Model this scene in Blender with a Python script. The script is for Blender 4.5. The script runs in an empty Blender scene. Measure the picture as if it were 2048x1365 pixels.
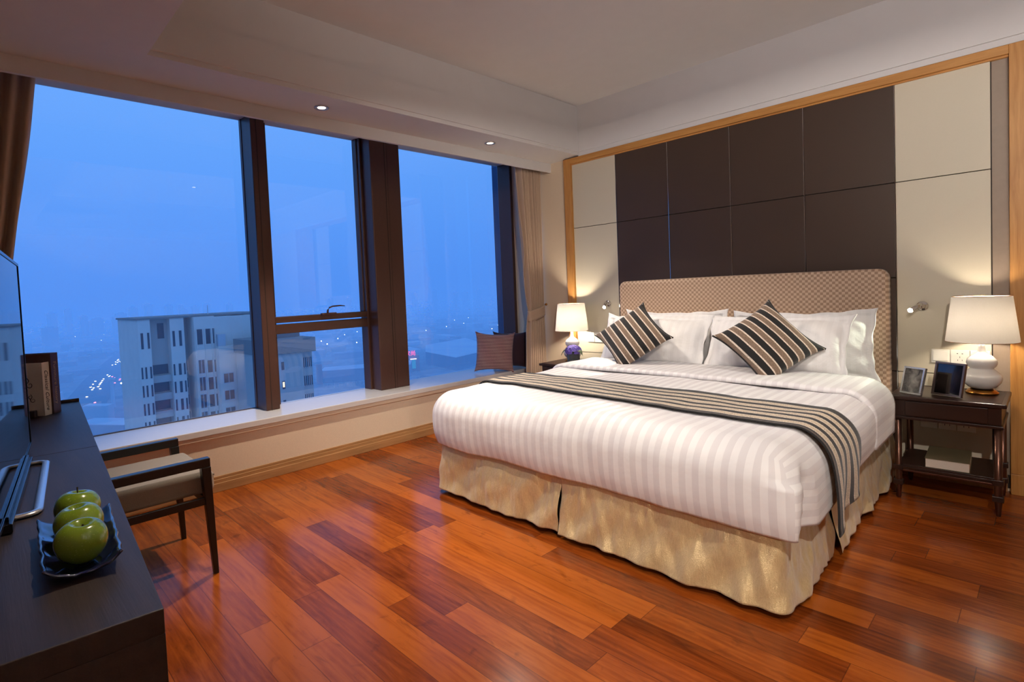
import bpy, bmesh, math, random
from mathutils import Vector, Matrix, noise
random.seed(7)
S = bpy.context.scene
COL = S.collection
PI = math.pi
V = Vector

# ------------------------------------------------------------------ view
S.view_settings.view_transform = 'Standard'
S.view_settings.look = 'None'
S.view_settings.gamma = 1.0
S.view_settings.use_curve_mapping = False
S.view_settings.exposure = 0.0
S.cycles.use_denoising = True
S.cycles.max_bounces = 8
S.cycles.diffuse_bounces = 4
S.cycles.glossy_bounces = 4
S.cycles.transmission_bounces = 6
S.cycles.transparent_max_bounces = 16
S.cycles.volume_bounces = 0
S.cycles.sample_clamp_indirect = 4.0
S.cycles.caustics_reflective = False
S.cycles.caustics_refractive = False

# ------------------------------------------------------------------ camera
yaw, pitch, roll = map(math.radians, (47.7615, -2.2302, -2.5425))
fwd = V((math.cos(yaw)*math.cos(pitch), math.sin(yaw)*math.cos(pitch), math.sin(pitch)))
rg = V((math.sin(yaw), -math.cos(yaw), 0)); up = rg.cross(fwd)
r2 = rg*math.cos(roll)+up*math.sin(roll); u2 = -rg*math.sin(roll)+up*math.cos(roll)
cd = bpy.data.cameras.new('camera'); cam = bpy.data.objects.new('camera', cd); COL.objects.link(cam)
M = Matrix.Identity(4)
for i in range(3):
    M[i][0] = r2[i]; M[i][1] = u2[i]; M[i][2] = -fwd[i]
M[0][3], M[1][3], M[2][3] = -4.4103, -3.874, 1.3
cam.matrix_world = M
cd.sensor_fit = 'HORIZONTAL'; cd.sensor_width = 36; cd.lens = 1077.5/2048*36
cd.shift_x = 100/2048; cd.shift_y = -54.81/2048
cd.clip_start = 0.02; cd.clip_end = 30000
S.camera = cam

# ------------------------------------------------------------------ node helpers
def srgb(r, g, b):
    f = lambda c: (c/255/12.92) if c/255 <= .04045 else ((c/255+.055)/1.055)**2.4
    return (f(r), f(g), f(b), 1)

class NT:
    def __init__(s, name):
        s.m = bpy.data.materials.new(name); s.m.use_nodes = True
        s.t = s.m.node_tree; s.t.nodes.clear()
        s.out = s.n('ShaderNodeOutputMaterial')
    def n(s, typ, **kw):
        nd = s.t.nodes.new(typ)
        for k, v in kw.items(): setattr(nd, k, v)
        return nd
    def l(s, a, b): s.t.links.new(a, b)
    def set(s, sock, v):
        if isinstance(v, bpy.types.NodeSocket): s.l(v, sock)
        else: sock.default_value = v
    def math(s, op, a, b=0.0, c=0.0, clamp=False):
        nd = s.n('ShaderNodeMath', operation=op, use_clamp=clamp)
        s.set(nd.inputs[0], a); s.set(nd.inputs[1], b)
        if len(nd.inputs) > 2: s.set(nd.inputs[2], c)
        return nd.outputs[0]
    def mix(s, f, a, b, mode='MIX'):
        nd = s.n('ShaderNodeMix', data_type='RGBA', blend_type=mode)
        s.set(nd.inputs[0], f); s.set(nd.inputs[6], a); s.set(nd.inputs[7], b)
        return nd.outputs[2]
    def coord(s, which='Object'):
        return s.n('ShaderNodeTexCoord').outputs[which]
    def mapping(s, vec, scale=(1, 1, 1), rot=(0, 0, 0), loc=(0, 0, 0)):
        nd = s.n('ShaderNodeMapping'); s.l(vec, nd.inputs[0])
        nd.inputs['Scale'].default_value = scale; nd.inputs['Rotation'].default_value = rot
        nd.inputs['Location'].default_value = loc
        return nd.outputs[0]
    def noise(s, vec, scale=5, detail=2, rough=.5, out=0, dist=0):
        nd = s.n('ShaderNodeTexNoise'); s.l(vec, nd.inputs['Vector'])
        nd.inputs['Scale'].default_value = scale; nd.inputs['Detail'].default_value = detail
        nd.inputs['Roughness'].default_value = rough; nd.inputs['Distortion'].default_value = dist
        return nd.outputs[out]
    def ramp(s, f, stops, interp='LINEAR'):
        nd = s.n('ShaderNodeValToRGB'); s.l(f, nd.inputs[0]); cr = nd.color_ramp; cr.interpolation = interp
        while len(cr.elements) < len(stops): cr.elements.new(.5)
        for e, (p, c) in zip(cr.elements, stops): e.position = p; e.color = c
        return nd.outputs[0]
    def bump(s, h, strength=.3, dist=.01):
        nd = s.n('ShaderNodeBump'); nd.inputs['Strength'].default_value = strength
        nd.inputs['Distance'].default_value = dist; s.l(h, nd.inputs['Height']); return nd.outputs[0]
    def sep(s, v):
        nd = s.n('ShaderNodeSeparateXYZ'); s.l(v, nd.inputs[0]); return nd.outputs
    def bsdf(s, color, rough=.5, normal=None, **kw):
        b = s.n('ShaderNodeBsdfPrincipled'); s.set(b.inputs['Base Color'], color); s.set(b.inputs['Roughness'], rough)
        if normal is not None: s.l(normal, b.inputs['Normal'])
        for k, v in kw.items(): s.set(b.inputs[k], v)
        s.l(b.outputs[0], s.out.inputs[0]); return b

MATS = {}
def simple(name, col, rough=.5, nscale=30, var=.06, bump=.0, **kw):
    if name in MATS: return MATS[name]
    t = NT(name); co = t.coord()
    nz = t.noise(co, nscale, 3)
    c2 = tuple(min(1, x*(1-var*2)) for x in col[:3])+(1,)
    c1 = tuple(min(1, x*(1+var)) for x in col[:3])+(1,)
    c = t.mix(nz, c2, c1)
    nm = t.bump(nz, bump, .004) if bump else None
    t.bsdf(c, rough, nm, **kw)
    MATS[name] = t.m; return t.m

def emis(name, col, strength):
    if name in MATS: return MATS[name]
    t = NT(name); e = t.n('ShaderNodeEmission'); e.inputs[0].default_value = col; e.inputs[1].default_value = strength
    t.l(e.outputs[0], t.out.inputs[0]); MATS[name] = t.m; return t.m

def wood(name, dark, light, rough=.45, axis=1, scale=1.0, coat=0.0):
    if name in MATS: return MATS[name]
    t = NT(name); co = t.coord()
    sc = [14*scale]*3; sc[axis] = 1.0*scale
    m = t.mapping(co, tuple(sc))
    n1 = t.noise(m, 3, 4, .6, dist=.4)
    m2 = t.mapping(co, tuple([120*scale if i != axis else 4*scale for i in range(3)]))
    n2 = t.noise(m2, 2, 3, .6)
    f = t.math('ADD', t.math('MULTIPLY', n1, .7), t.math('MULTIPLY', n2, .3))
    c = t.ramp(f, [(.3, dark), (.7, light)])
    nm = t.bump(n2, .15, .002)
    t.bsdf(c, rough, nm, **{'Coat Weight': coat})
    MATS[name] = t.m; return t.m

# ------------------------------------------------------------------ materials
def floor_mat():
    t = NT('floor wood'); co = t.coord(); x, y, z = t.sep(co)
    W, L = .128, 1.22
    u = t.math('DIVIDE', x, W); row = t.math('FLOOR', u); fu = t.math('FRACT', u)
    wn = t.n('ShaderNodeTexWhiteNoise', noise_dimensions='1D'); t.l(row, wn.inputs['W'])
    v = t.math('ADD', t.math('DIVIDE', y, L), t.math('MULTIPLY', wn.outputs[0], 7.3)); col = t.math('FLOOR', v); fv = t.math('FRACT', v)
    cmb = t.n('ShaderNodeCombineXYZ'); t.l(row, cmb.inputs[0]); t.l(col, cmb.inputs[1])
    w2 = t.n('ShaderNodeTexWhiteNoise', noise_dimensions='3D'); t.l(cmb.outputs[0], w2.inputs['Vector'])
    rnd = w2.outputs[0]
    # grain: coordinates shifted per plank
    off = t.n('ShaderNodeVectorMath', operation='SCALE'); t.l(w2.outputs[1], off.inputs[0]); off.inputs['Scale'].default_value = 37
    add = t.n('ShaderNodeVectorMath', operation='ADD'); t.l(co, add.inputs[0]); t.l(off.outputs[0], add.inputs[1])
    g1 = t.noise(t.mapping(add.outputs[0], (9, 1.3, 1)), 1.6, 4, .62, dist=1.2)
    g2 = t.noise(t.mapping(add.outputs[0], (110, 5, 1)), 1.5, 3, .6, dist=.3)
    wv = t.n('ShaderNodeTexWave', wave_type='BANDS', bands_direction='X'); t.l(t.mapping(add.outputs[0], (5, .55, 1)), wv.inputs['Vector'])
    wv.inputs['Scale'].default_value = 2.2; wv.inputs['Distortion'].default_value = 9; wv.inputs['Detail'].default_value = 3; wv.inputs['Detail Scale'].default_value = .8
    knot = t.noise(t.mapping(add.outputs[0], (4, 2.2, 1)), 1.7, 3, .6, dist=2.0)
    kn = t.math('MULTIPLY', t.math('SUBTRACT', knot, .60, clamp=True), 6.0, clamp=True)
    f = t.math('ADD', t.math('ADD', t.math('MULTIPLY', g1, .54), t.math('MULTIPLY', g2, .18)), t.math('ADD', t.math('MULTIPLY', wv.outputs[1], .05), t.math('MULTIPLY', rnd, .34)))
    c = t.ramp(f, [(.30, (.10, .018, .003, 1)), (.5, (.22, .044, .006, 1)), (.72, (.36, .086, .010, 1))])
    c = t.mix(t.math('MULTIPLY', kn, .55), c, (.055, .012, .004, 1))
    eu = t.math('MINIMUM', fu, t.math('SUBTRACT', 1.0, fu)); ev = t.math('MINIMUM', fv, t.math('SUBTRACT', 1.0, fv))
    su = t.math('GREATER_THAN', .011, eu); sv = t.math('GREATER_THAN', .0012, ev); sm = t.math('MAXIMUM', su, sv)
    c = t.mix(t.math('MULTIPLY', sm, .55), c, (.03, .008, .003, 1))
    h = t.math('ADD', t.math('MULTIPLY', g2, .25), t.math('MULTIPLY', t.math('SUBTRACT', 1.0, sm), .6))
    nm = t.bump(h, .18, .0015)
    rough = t.math('ADD', .13, t.math('MULTIPLY', g1, .14))
    t.bsdf(c, rough, nm, **{'Specular IOR Level': .2, 'Coat Weight': .04, 'Coat Roughness': .1})
    return t.m
M_floor = floor_mat()
M_ceil = simple('ceiling paint', srgb(214, 210, 208), .8, 8, .02)
M_wallcream = simple('cream wallpaper', srgb(226, 206, 180), .75, 120, .04, .1)
M_trimwood = wood('maple wood', srgb(168, 112, 52), srgb(206, 150, 82), .45, 2, 1)
M_trimwoodY = wood('maple wood rail', srgb(168, 112, 52), srgb(206, 150, 82), .45, 1, 1)
M_basewood = wood('baseboard wood', srgb(150, 108, 66), srgb(186, 140, 92), .45, 0, 1)
M_sill = simple('white stone sill', srgb(214, 210, 208), .22, 20, .02)
M_white_panel = simple('ivory panel', srgb(208, 198, 176), .5, 200, .02, .05)
M_brown_panel = simple('brown leather panel', srgb(66, 50, 39), .42, 300, .05, .08)
M_groove = simple('groove dark', srgb(40, 30, 24), .6)
M_chrome = simple('polished chrome', srgb(220, 218, 214), .12, 5, .01, Metallic=1.0)
M_brass = simple('brass', srgb(190, 130, 60), .22, 5, .02, Metallic=1.0)
M_frame = simple('dark bronze aluminium', srgb(82, 54, 44), .38, 40, .05, .03, Metallic=.25)
M_black = wood('black stained oak', srgb(30, 20, 18), srgb(54, 40, 35), .5, 1, 1.2)
M_blackchair = simple('black lacquer wood', srgb(12, 9, 10), .32, 40, .05)
M_darkwood = simple('espresso lacquered wood', srgb(42, 24, 18), .28, 30, .08)
M_legmetal = simple('dark bronze turned leg', srgb(96, 66, 54), .3, 10, .04, Metallic=.85)
M_plastic = simple('white plastic', srgb(232, 228, 218), .35, 5, .01)
M_hole = simple('socket hole', srgb(30, 22, 20), .6)
M_ceramic = simple('white ceramic', srgb(232, 228, 222), .15, 5, .01)
M_gloss = simple('glossy black screen', srgb(3, 3, 4), .03, 5, .01, **{'Specular IOR Level': .8})
M_bezel = simple('black bezel', srgb(10, 10, 14), .2, 5, .01)
M_silver = simple('brushed silver', srgb(215, 212, 210), .25, 60, .03, Metallic=.9)
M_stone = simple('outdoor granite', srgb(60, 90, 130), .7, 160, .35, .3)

def fabric(name, col, scale=350, var=.15, rough=.9, sheen=.2, bump=.25):
    if name in MATS: return MATS[name]
    t = NT(name); co = t.coord()
    n = t.noise(co, scale, 2); n2 = t.noise(co, 6, 2)
    c = t.mix(t.math('ADD', t.math('MULTIPLY', n, .7), t.math('MULTIPLY', n2, .3)), tuple(x*(1-var) for x in col[:3])+(1,), tuple(min(1, x*(1+var)) for x in col[:3])+(1,))
    t.bsdf(c, rough, t.bump(n, bump, .002), **{'Sheen Weight': sheen})
    MATS[name] = t.m; return t.m
M_curtain = fabric('taupe curtain cloth', srgb(178, 152, 130), 250, .12)
M_lining = fabric('pale curtain lining', srgb(196, 180, 162), 250, .1)
M_seat = fabric('oatmeal weave', srgb(138, 124, 108), 500, .35, bump=.6)
M_purple = None

def stripe_sheet():
    # white sateen with tone-on-tone stripes following UV.x (metres)
    t = NT('white sateen stripe'); uv = t.coord('UV'); x, y, z = t.sep(uv)
    f = t.math('FRACT', t.math('DIVIDE', x, .057)); st = t.math('GREATER_THAN', f, .5)
    co = t.coord(); n = t.noise(co, 9, 3)
    c = t.mix(st, (.69, .65, .65, 1), (.80, .77, .76, 1))
    n2 = t.noise(co, 600, 1)
    t.bsdf(c, t.mix(st, (.62,)*3+(1,), (.46,)*3+(1,)), t.bump(t.math('ADD', t.math('MULTIPLY', n, 1.0), t.math('MULTIPLY', n2, .02)), .25, .02), **{'Sheen Weight': .15})
    return t.m
M_stripe = stripe_sheet()
def white_linen():
    t = NT('white pillow cotton'); uv = t.coord('UV'); x, y, z = t.sep(uv)
    f = t.math('FRACT', t.math('DIVIDE', x, .05)); st = t.math('GREATER_THAN', f, .5)
    co = t.coord(); n = t.noise(co, 11, 4, .55, dist=.6)
    c = t.mix(st, (.76, .735, .72, 1), (.79, .765, .75, 1))
    t.bsdf(c, .5, t.bump(n, .35, .02), **{'Sheen Weight': .1}); return t.m
M_pillow = white_linen()
M_sheet = simple('white sheet', (.78, .76, .74, 1), .6, 20, .02, .1)

def checker():
    t = NT('checker headboard fabric'); co = t.coord(); x, y, z = t.sep(co)
    a = t.math('FLOOR', t.math('DIVIDE', y, .0178)); b = t.math('FLOOR', t.math('DIVIDE', z, .0178))
    k = t.math('FLOORED_MODULO', t.math('ADD', a, b), 2.0)
    n = t.noise(co, 500, 2)
    c = t.mix(k, srgb(156, 126, 102), srgb(200, 172, 146))
    fy = t.math('ABSOLUTE', t.math('SUBTRACT', t.math('FRACT', t.math('DIVIDE', y, .0178)), .5)); fz = t.math('ABSOLUTE', t.math('SUBTRACT', t.math('FRACT', t.math('DIVIDE', z, .0178)), .5))
    e = t.math('MAXIMUM', fy, fz); h = t.math('ADD', t.math('MULTIPLY', e, -1.0), t.math('MULTIPLY', n, .3))
    t.bsdf(c, t.mix(k, (.7,)*3+(1,), (.45,)*3+(1,)), t.bump(h, .4, .003), **{'Sheen Weight': .2}); return t.m
M_check = checker()

def satin():
    t = NT('champagne satin'); co = t.coord()
    n = t.noise(t.mapping(co, (70, 70, 16)), 2.5, 5, .72); n3 = t.noise(co, 260, 2)
    c = t.mix(n, srgb(190, 160, 108), srgb(240, 216, 166))
    t.bsdf(c, t.math('ADD', .24, t.math('MULTIPLY', n3, .15)), t.bump(t.math('ADD', n, t.math('MULTIPLY', n3, .45)), .45, .008), **{'Metallic': .38, 'Sheen Weight': .3}); return t.m
M_satin = satin()

def stripes_uv(name, period, bands, speck=True):
    """bands: (upper limit in 0..1 of the period along UV.y, colour)"""
    t = NT(name); uv = t.coord('UV'); x, y, z = t.sep(uv)
    f = t.math('FRACT', t.math('DIVIDE', y, period))
    stops = [(0.0, bands[0][1])]; p = 0
    for lim, colr in bands:
        stops.append((p, colr)); p = lim
    stops = stops[1:]
    c = t.ramp(f, stops, 'CONSTANT')
    co = t.coord(); n = t.noise(co, 260, 2, .7)
    sp = t.math('MULTIPLY', t.math('SUBTRACT', n, .35), 1.6, clamp=True)
    c2 = t.mix(1.0, c, t.ramp(n, [(.35, (.55, .5, .45, 1)), (.65, (1.3, 1.25, 1.2, 1))]), 'MULTIPLY') if speck else c
    fa = t.math('SINE', t.math('MULTIPLY', f, 2*PI))
    t.bsdf(c2, .85, t.bump(n, .5, .003), **{'Sheen Weight': .15}); return t.m
BK = srgb(14, 9, 9); TP = srgb(126, 106, 90); WH = srgb(222, 210, 198); BG = srgb(192, 177, 154)
M_cush = stripes_uv('striped chenille', .088, [(.36, TP), (.46, WH), (.90, BK), (1.0, WH)])
M_runner = stripes_uv('striped runner weave', .4501, [(.03, BK), (.045, srgb(96, 82, 74)), (.09, BK), (0.102, WH), (0.174, BG), (0.186, WH), (0.262, BK), (0.274, WH), (0.346, BG), (0.358, WH), (0.434, BK), (0.446, WH), (0.518, BG), (0.530, WH), (0.606, BK), (0.618, WH), (0.690, BG), (0.702, WH), (0.778, BK), (0.790, WH), (0.862, BG), (0.874, WH), (0.950, BK), (1.0, BK)])
M_plum = stripes_uv('plum ribbed cushion cloth', .0155, [(.4, srgb(92, 48, 60)), (.78, srgb(226, 184, 180)), (1.0, srgb(54, 22, 36))], False)
M_plumdark = fabric('dark plum cloth', srgb(56, 30, 40), 300, .2)

def shade_mat():
    t = NT('cream lamp shade'); co = t.coord(); n = t.noise(co, 300, 2)
    c = t.mix(n, (.74, .68, .58, 1), (.80, .75, .66, 1))
    d = t.n('ShaderNodeBsdfDiffuse'); t.l(c, d.inputs[0]); tr = t.n('ShaderNodeBsdfTranslucent'); t.l(c, tr.inputs[0])
    m = t.n('ShaderNodeMixShader'); m.inputs[0].default_value = .085; t.l(d.outputs[0], m.inputs[1]); t.l(tr.outputs[0], m.inputs[2])
    t.l(m.outputs[0], t.out.inputs[0]); return t.m
M_shade = shade_mat()

def glass_mat():
    t = NT('window glass')
    fr = t.n('ShaderNodeFresnel'); ge = t.n('ShaderNodeNewGeometry')
    t.l(t.math('ADD', 1.52, t.math('MULTIPLY', ge.outputs['Backfacing'], 1/1.52-1.52)), fr.inputs[0])
    tr = t.n('ShaderNodeBsdfTransparent'); tr.inputs[0].default_value = (.97, .985, 1, 1)
    gl = t.n('ShaderNodeBsdfGlossy'); gl.inputs['Roughness'].default_value = 0.0; gl.inputs[0].default_value = (1, 1, 1, 1)
    f = t.math('MULTIPLY', fr.outputs[0], 1.3, clamp=True)
    m = t.n('ShaderNodeMixShader'); t.l(f, m.inputs[0]); t.l(tr.outputs[0], m.inputs[1]); t.l(gl.outputs[0], m.inputs[2])
    t.l(m.outputs[0], t.out.inputs[0]); return t.m
M_glass = glass_mat()
def clearglass():
    t = NT('clear vase glass'); b = t.bsdf((.9, .95, 1, 1), .02); b.inputs['Transmission Weight'].default_value = .92; b.inputs['IOR'].default_value = 1.45; return t.m
M_vase = clearglass()

# ------------------------------------------------------------------ mesh helpers
class B:
    def __init__(s): s.bm = bmesh.new(); s.uv = None
    def box(s, x0, x1, y0, y1, z0, z1, mtx=None):
        vs = [s.bm.verts.new(p) for p in ((x0, y0, z0), (x1, y0, z0), (x1, y1, z0), (x0, y1, z0), (x0, y0, z1), (x1, y0, z1), (x1, y1, z1), (x0, y1, z1))]
        if mtx is not None:
            for v in vs: v.co = mtx @ v.co
        for f in ((0, 3, 2, 1), (4, 5, 6, 7), (0, 1, 5, 4), (1, 2, 6, 5), (2, 3, 7, 6), (3, 0, 4, 7)): s.bm.faces.new([vs[i] for i in f])
        return s
    def lathe(s, prof, c=(0, 0, 0), n=40, axis=None, cap=True):
        """prof: list (r,z)."""
        R = Matrix.Identity(3)
        if axis is not None: R = V((0, 0, 1)).rotation_difference(V(axis)).to_matrix()
        c = V(c); rings = []
        for r, z in prof:
            rings.append([s.bm.verts.new(c+R@V((r*math.cos(2*PI*i/n), r*math.sin(2*PI*i/n), z))) for i in range(n)])
        for a, b in zip(rings, rings[1:]):
            for i in range(n): s.bm.faces.new((a[i], a[(i+1) % n], b[(i+1) % n], b[i]))
        if cap:
            s.bm.faces.new(list(reversed(rings[0]))); s.bm.faces.new(rings[-1])
        return s
    def tube(s, pts, r, n=10, closed=False, flat=1.0):
        pts = [V(p) for p in pts]; rings = []; N = len(pts)
        for i, p in enumerate(pts):
            a = pts[(i-1) % N] if (closed or i > 0) else p; b = pts[(i+1) % N] if (closed or i < N-1) else p
            d = (b-a).normalized(); h = V((0, 0, 1)) if abs(d.z) < .9 else V((1, 0, 0))
            e1 = d.cross(h).normalized(); e2 = e1.cross(d)
            rr = r[i] if isinstance(r, (list, tuple)) else r
            rings.append([s.bm.verts.new(p+e1*rr*math.cos(2*PI*k/n)+e2*rr*flat*math.sin(2*PI*k/n)) for k in range(n)])
        prs = list(zip(rings, rings[1:]))+([(rings[-1], rings[0])] if closed else [])
        for a, b in prs:
            for k in range(n): s.bm.faces.new((a[k], a[(k+1) % n], b[(k+1) % n], b[k]))
        if not closed: s.bm.faces.new(list(reversed(rings[0]))); s.bm.faces.new(rings[-1])
        return s
    def grid(s, fn, nu, nv, uvfn=None, closed_u=False):
        """fn(i/nu, j/nv) -> point"""
        if uvfn and s.uv is None: s.uv = s.bm.loops.layers.uv.new('UVMap')
        P = [[s.bm.verts.new(fn(i/nu, j/nv)) for j in range(nv+1)] for i in range(nu+1)]
        for i in range(nu):
            for j in range(nv):
                try: f = s.bm.faces.new((P[i][j], P[i+1][j], P[i+1][j+1], P[i][j+1]))
                except ValueError: continue
                if uvfn:
                    for lp, (a, b) in zip(f.loops, ((i, j), (i+1, j), (i+1, j+1), (i, j+1))): lp[s.uv].uv = uvfn(a/nu, b/nv)
        return s
    def ball(s, c, r, seg=16, rings=10, sc=(1, 1, 1)):
        c = V(c)
        m = Matrix.Translation(c) @ Matrix.Diagonal((r*sc[0], r*sc[1], r*sc[2], 1))
        bmesh.ops.create_uvsphere(s.bm, u_segments=seg, v_segments=rings, radius=1, matrix=m); return s
    def obj(s, name, mat, parent=None, smooth=False, bevel=0, segs=2, solid=0, recalc=True, sub=0):
        if recalc: bmesh.ops.recalc_face_normals(s.bm, faces=s.bm.faces)
        me = bpy.data.meshes.new(name); s.bm.to_mesh(me); s.bm.free()
        o = bpy.data.objects.new(name, me); COL.objects.link(o)
        if mat: me.materials.append(mat)
        if smooth:
            for p in me.polygons: p.use_smooth = True
        if solid:
            md = o.modifiers.new('solid', 'SOLIDIFY'); md.thickness = solid; md.offset = 0
        if bevel:
            md = o.modifiers.new('bevel', 'BEVEL'); md.width = bevel; md.segments = segs; md.limit_method = 'ANGLE'; md.angle_limit = math.radians(40)
        if sub:
            md = o.modifiers.new('sub', 'SUBSURF'); md.levels = sub; md.render_levels = sub
        if parent: adopt(o, parent)
        return o
def adopt(o, parent):
    o.parent = parent; o.matrix_parent_inverse = wm(parent).inverted()
def wm(o):
    m = o.matrix_basis.copy()
    if o.parent: m = wm(o.parent) @ o.matrix_parent_inverse @ m
    return m
def tag(o, label=None, cat=None, group=None, kind=None):
    if label: o['label'] = label
    if cat: o['category'] = cat
    if group: o['group'] = group
    if kind: o['kind'] = kind
    return o
def thing(name, label, cat, loc=(0, 0, 0), group=None):
    o = bpy.data.objects.new(name, None); COL.objects.link(o); o.location = loc; o.empty_display_size = .1
    return tag(o, label, cat, group)
def box(name, mat, x0, x1, y0, y1, z0, z1, parent=None, bevel=0, mtx=None, segs=2):
    return B().box(x0, x1, y0, y1, z0, z1, mtx).obj(name, mat, parent, bevel=bevel, segs=segs)
def struct(o, name=None):
    o['kind'] = 'structure'; return o
def copy_tree(o, parent=None):
    c = o.copy(); COL.objects.link(c)
    if parent:
        inv = o.matrix_parent_inverse.copy(); c.parent = parent; c.matrix_parent_inverse = inv
    for ch in [x for x in bpy.data.objects if x.parent == o]: copy_tree(ch, c)
    return c
def text(name, body, size, mtx, mat, parent, shear=0.0, extr=.0004, align='LEFT'):
    cu = bpy.data.curves.new(name, 'FONT'); cu.body = body; cu.size = size; cu.shear = shear; cu.extrude = extr; cu.align_x = align
    tmp = bpy.data.objects.new('tmp', cu); COL.objects.link(tmp)
    bpy.context.view_layer.update()
    me = bpy.data.meshes.new_from_object(tmp.evaluated_get(bpy.context.evaluated_depsgraph_get()))
    bpy.data.objects.remove(tmp)
    me.name = name; me.transform(mtx); me.materials.clear(); me.materials.append(mat)
    o = bpy.data.objects.new(name, me); COL.objects.link(o)
    if parent: adopt(o, parent)
    return o
def frame_mtx(c, ex, ey, ez):
    m = Matrix.Identity(4)
    for i in range(3): m[i][0] = ex[i]; m[i][1] = ey[i]; m[i][2] = ez[i]; m[i][3] = c[i]
    return m

# ================================================================== ROOM
XL, YB = -4.75, -6.4           # tv wall, rear wall
CZ, SZ, PZ = 3.02, 2.56, 2.473
struct(box('floor', M_floor, XL-.2, .2, YB-.2, .2, -.2, 0))
struct(box('ceiling', M_ceil, XL-.2, .4, YB-.2, .0, CZ, CZ+.2))
# soffits around the raised tray
b = B(); b.box(XL-.1, .3, -.82, -.449, SZ, CZ)                    # window side
b.box(XL-.1, -3.687, YB, -.82, SZ, CZ); b.box(-3.687, .3, YB, -5.3, SZ, CZ)
struct(b.obj('trim_1', M_ceil))
struct(box('trim_2', M_ceil, -.05, .3, -5.3, -.82, SZ, CZ))      # narrow drop above the headboard panelling
b = B()                                                          # stepped mouldings of the tray faces
b.box(-3.687, -.05, -.834, -.82, 2.588, 2.775); b.box(-3.687, -.05, -.828, -.82, 2.775, 2.787)
b.box(-.064, -.05, -5.3, -.82, 2.588, 2.775); b.box(-.058, -.05, -5.3, -.82, 2.775, 2.787)
b.box(-.05, -.038, -5.3, -.82, 2.551, 2.56)
b.box(-3.687, -3.673, -5.3, -.82, 2.588, 2.775); b.box(-3.687, -.05, -5.3, -5.286, 2.588, 2.775)
struct(b.obj('trim_3', M_ceil))
struct(box('trim_4', M_ceil, XL, 0, -.449, -.425, PZ, CZ))       # pelmet board
struct(box('trim_5', M_ceil, XL-.1, .5, -.425, .475, 2.742, CZ+.2))  # curtain box and window head
# walls
struct(box('wall_left', M_wallcream, XL-.2, XL, YB, .6, 0, CZ))
struct(box('wall_back', M_wallcream, XL, .2, YB-.2, YB, 0, CZ))
struct(box('wall_right', M_wallcream, 0.0, .2, YB, -.1, 0, CZ))
struct(box('wall_reveal', M_wallcream, .21, .5, -.1, .457, 0, CZ))
struct(box('wall_window', M_wallcream, XL, .21, .03, .5, 0, .40))
struct(box('trim_6', M_sill, XL, .21, 0.0, .50, .402, .445, bevel=.004))   # stone sill
b = B(); b.box(XL, .21, .012, .03, 0, .085); b.box(XL, .21, .004, .03, .0, .06); b.box(XL, .21, .02, .03, .085, .105)
struct(b.obj('baseboard_window', M_basewood, bevel=.003))
b = B(); b.box(-.018, 0, -3.69, -.1, 0, .10); b.box(-.012, 0, -3.69, -.1, .10, .115)
struct(b.obj('baseboard_right', M_basewood, bevel=.003))
# small sill brackets line below the slab
struct(box('trim_7', M_wallcream, XL, .21, .008, .03, .375, .402))

# windows -------------------------------------------------------------
gy = .457
def window(n, x0, x1, z0, z1):
    w = bpy.data.objects.new('window_%d' % n, None); COL.objects.link(w); w.location = ((x0+x1)/2, gy, z0); w['kind'] = 'structure'
    box('pane', M_glass, x0, x1, gy-.005, gy+.005, z0, z1, w)
    return w
w1 = window(1, XL, -2.745, .445, 2.735)
f = B(); f.box(-2.755, -2.66, .36, .46, .445, 2.742); f.box(-2.765, -2.75, .43, .47, .445, 2.742)
f.obj('jamb', M_frame, w1, bevel=.003)
box('sill_bead', M_frame, XL, -2.76, .457, .48, .44, .45, w1)
w2 = window(2, -2.57, -1.73, .445, 1.06)
w3 = window(3, -2.57, -1.70, 1.14, 2.77)
w4 = window(4, -1.40, .17, .445, 2.735)
# mullion and column
mu = bpy.data.objects.new('trim_8', None); COL.objects.link(mu); mu.location = (-2.72, .3, .445); mu['kind'] = 'structure'
b = B(); b.box(-2.760, -2.650, .25, .44, .445, 2.742)
b.obj('mullion', M_frame, mu, bevel=.006)
b = B(); b.box(-2.720, -2.716, .248, .252, .445, 2.742); b.obj('seam', M_groove, mu)
co = bpy.data.objects.new('trim_9', None); COL.objects.link(co); co.location = (-1.58, .3, .445); co['kind'] = 'structure'
b = B(); b.box(-1.712, -1.392, .225, .47, .445, 2.742); b.obj('column', M_frame, co, bevel=.006)
b = B(); b.box(-1.560, -1.556, .222, .23, .445, 2.742); b.box(-1.534, -1.532, .2235, .23, .445, 2.742); b.obj('seam', M_groove, co)
b = B(); b.box(-1.735, -1.712, .36, .47, .445, 2.742); b.obj('side_frame', M_frame, co, bevel=.004)
b = B(); b.box(-2.650, -2.57, .42, .47, .445, 2.742); b.obj('side_frame', M_frame, mu, bevel=.004)
box('transom', M_frame, -2.655, -1.712, .37, .47, 1.028, 1.105, w2, bevel=.004)
b = B(); b.box(-2.650, -1.712, .365, .47, 1.118, 1.168); b.box(-2.650, -2.60, .40, .47, 1.168, 2.742); b.box(-1.745, -1.712, .40, .47, 1.168, 2.742)
b.obj('sash', M_frame, w3, bevel=.004)
h = B(); h.box(-2.20, -2.06, .335, .37, 1.155, 1.178)
h.obj('handle_base', M_frame, w3, bevel=.004)
B().tube([(-2.14, .352, 1.172), (-2.14, .345, 1.20), (-2.13, .335, 1.222), (-2.10, .33, 1.232), (-2.03, .325, 1.235), (-1.985, .325, 1.230)], [.013, .012, .012, .011, .010, .006], 8, flat=.6).obj('handle', M_frame, w3, smooth=True)
b = B(); b.box(.17, .21, .27, .46, .445, 2.742); b.obj('jamb', M_frame, w4, bevel=.004)
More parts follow.
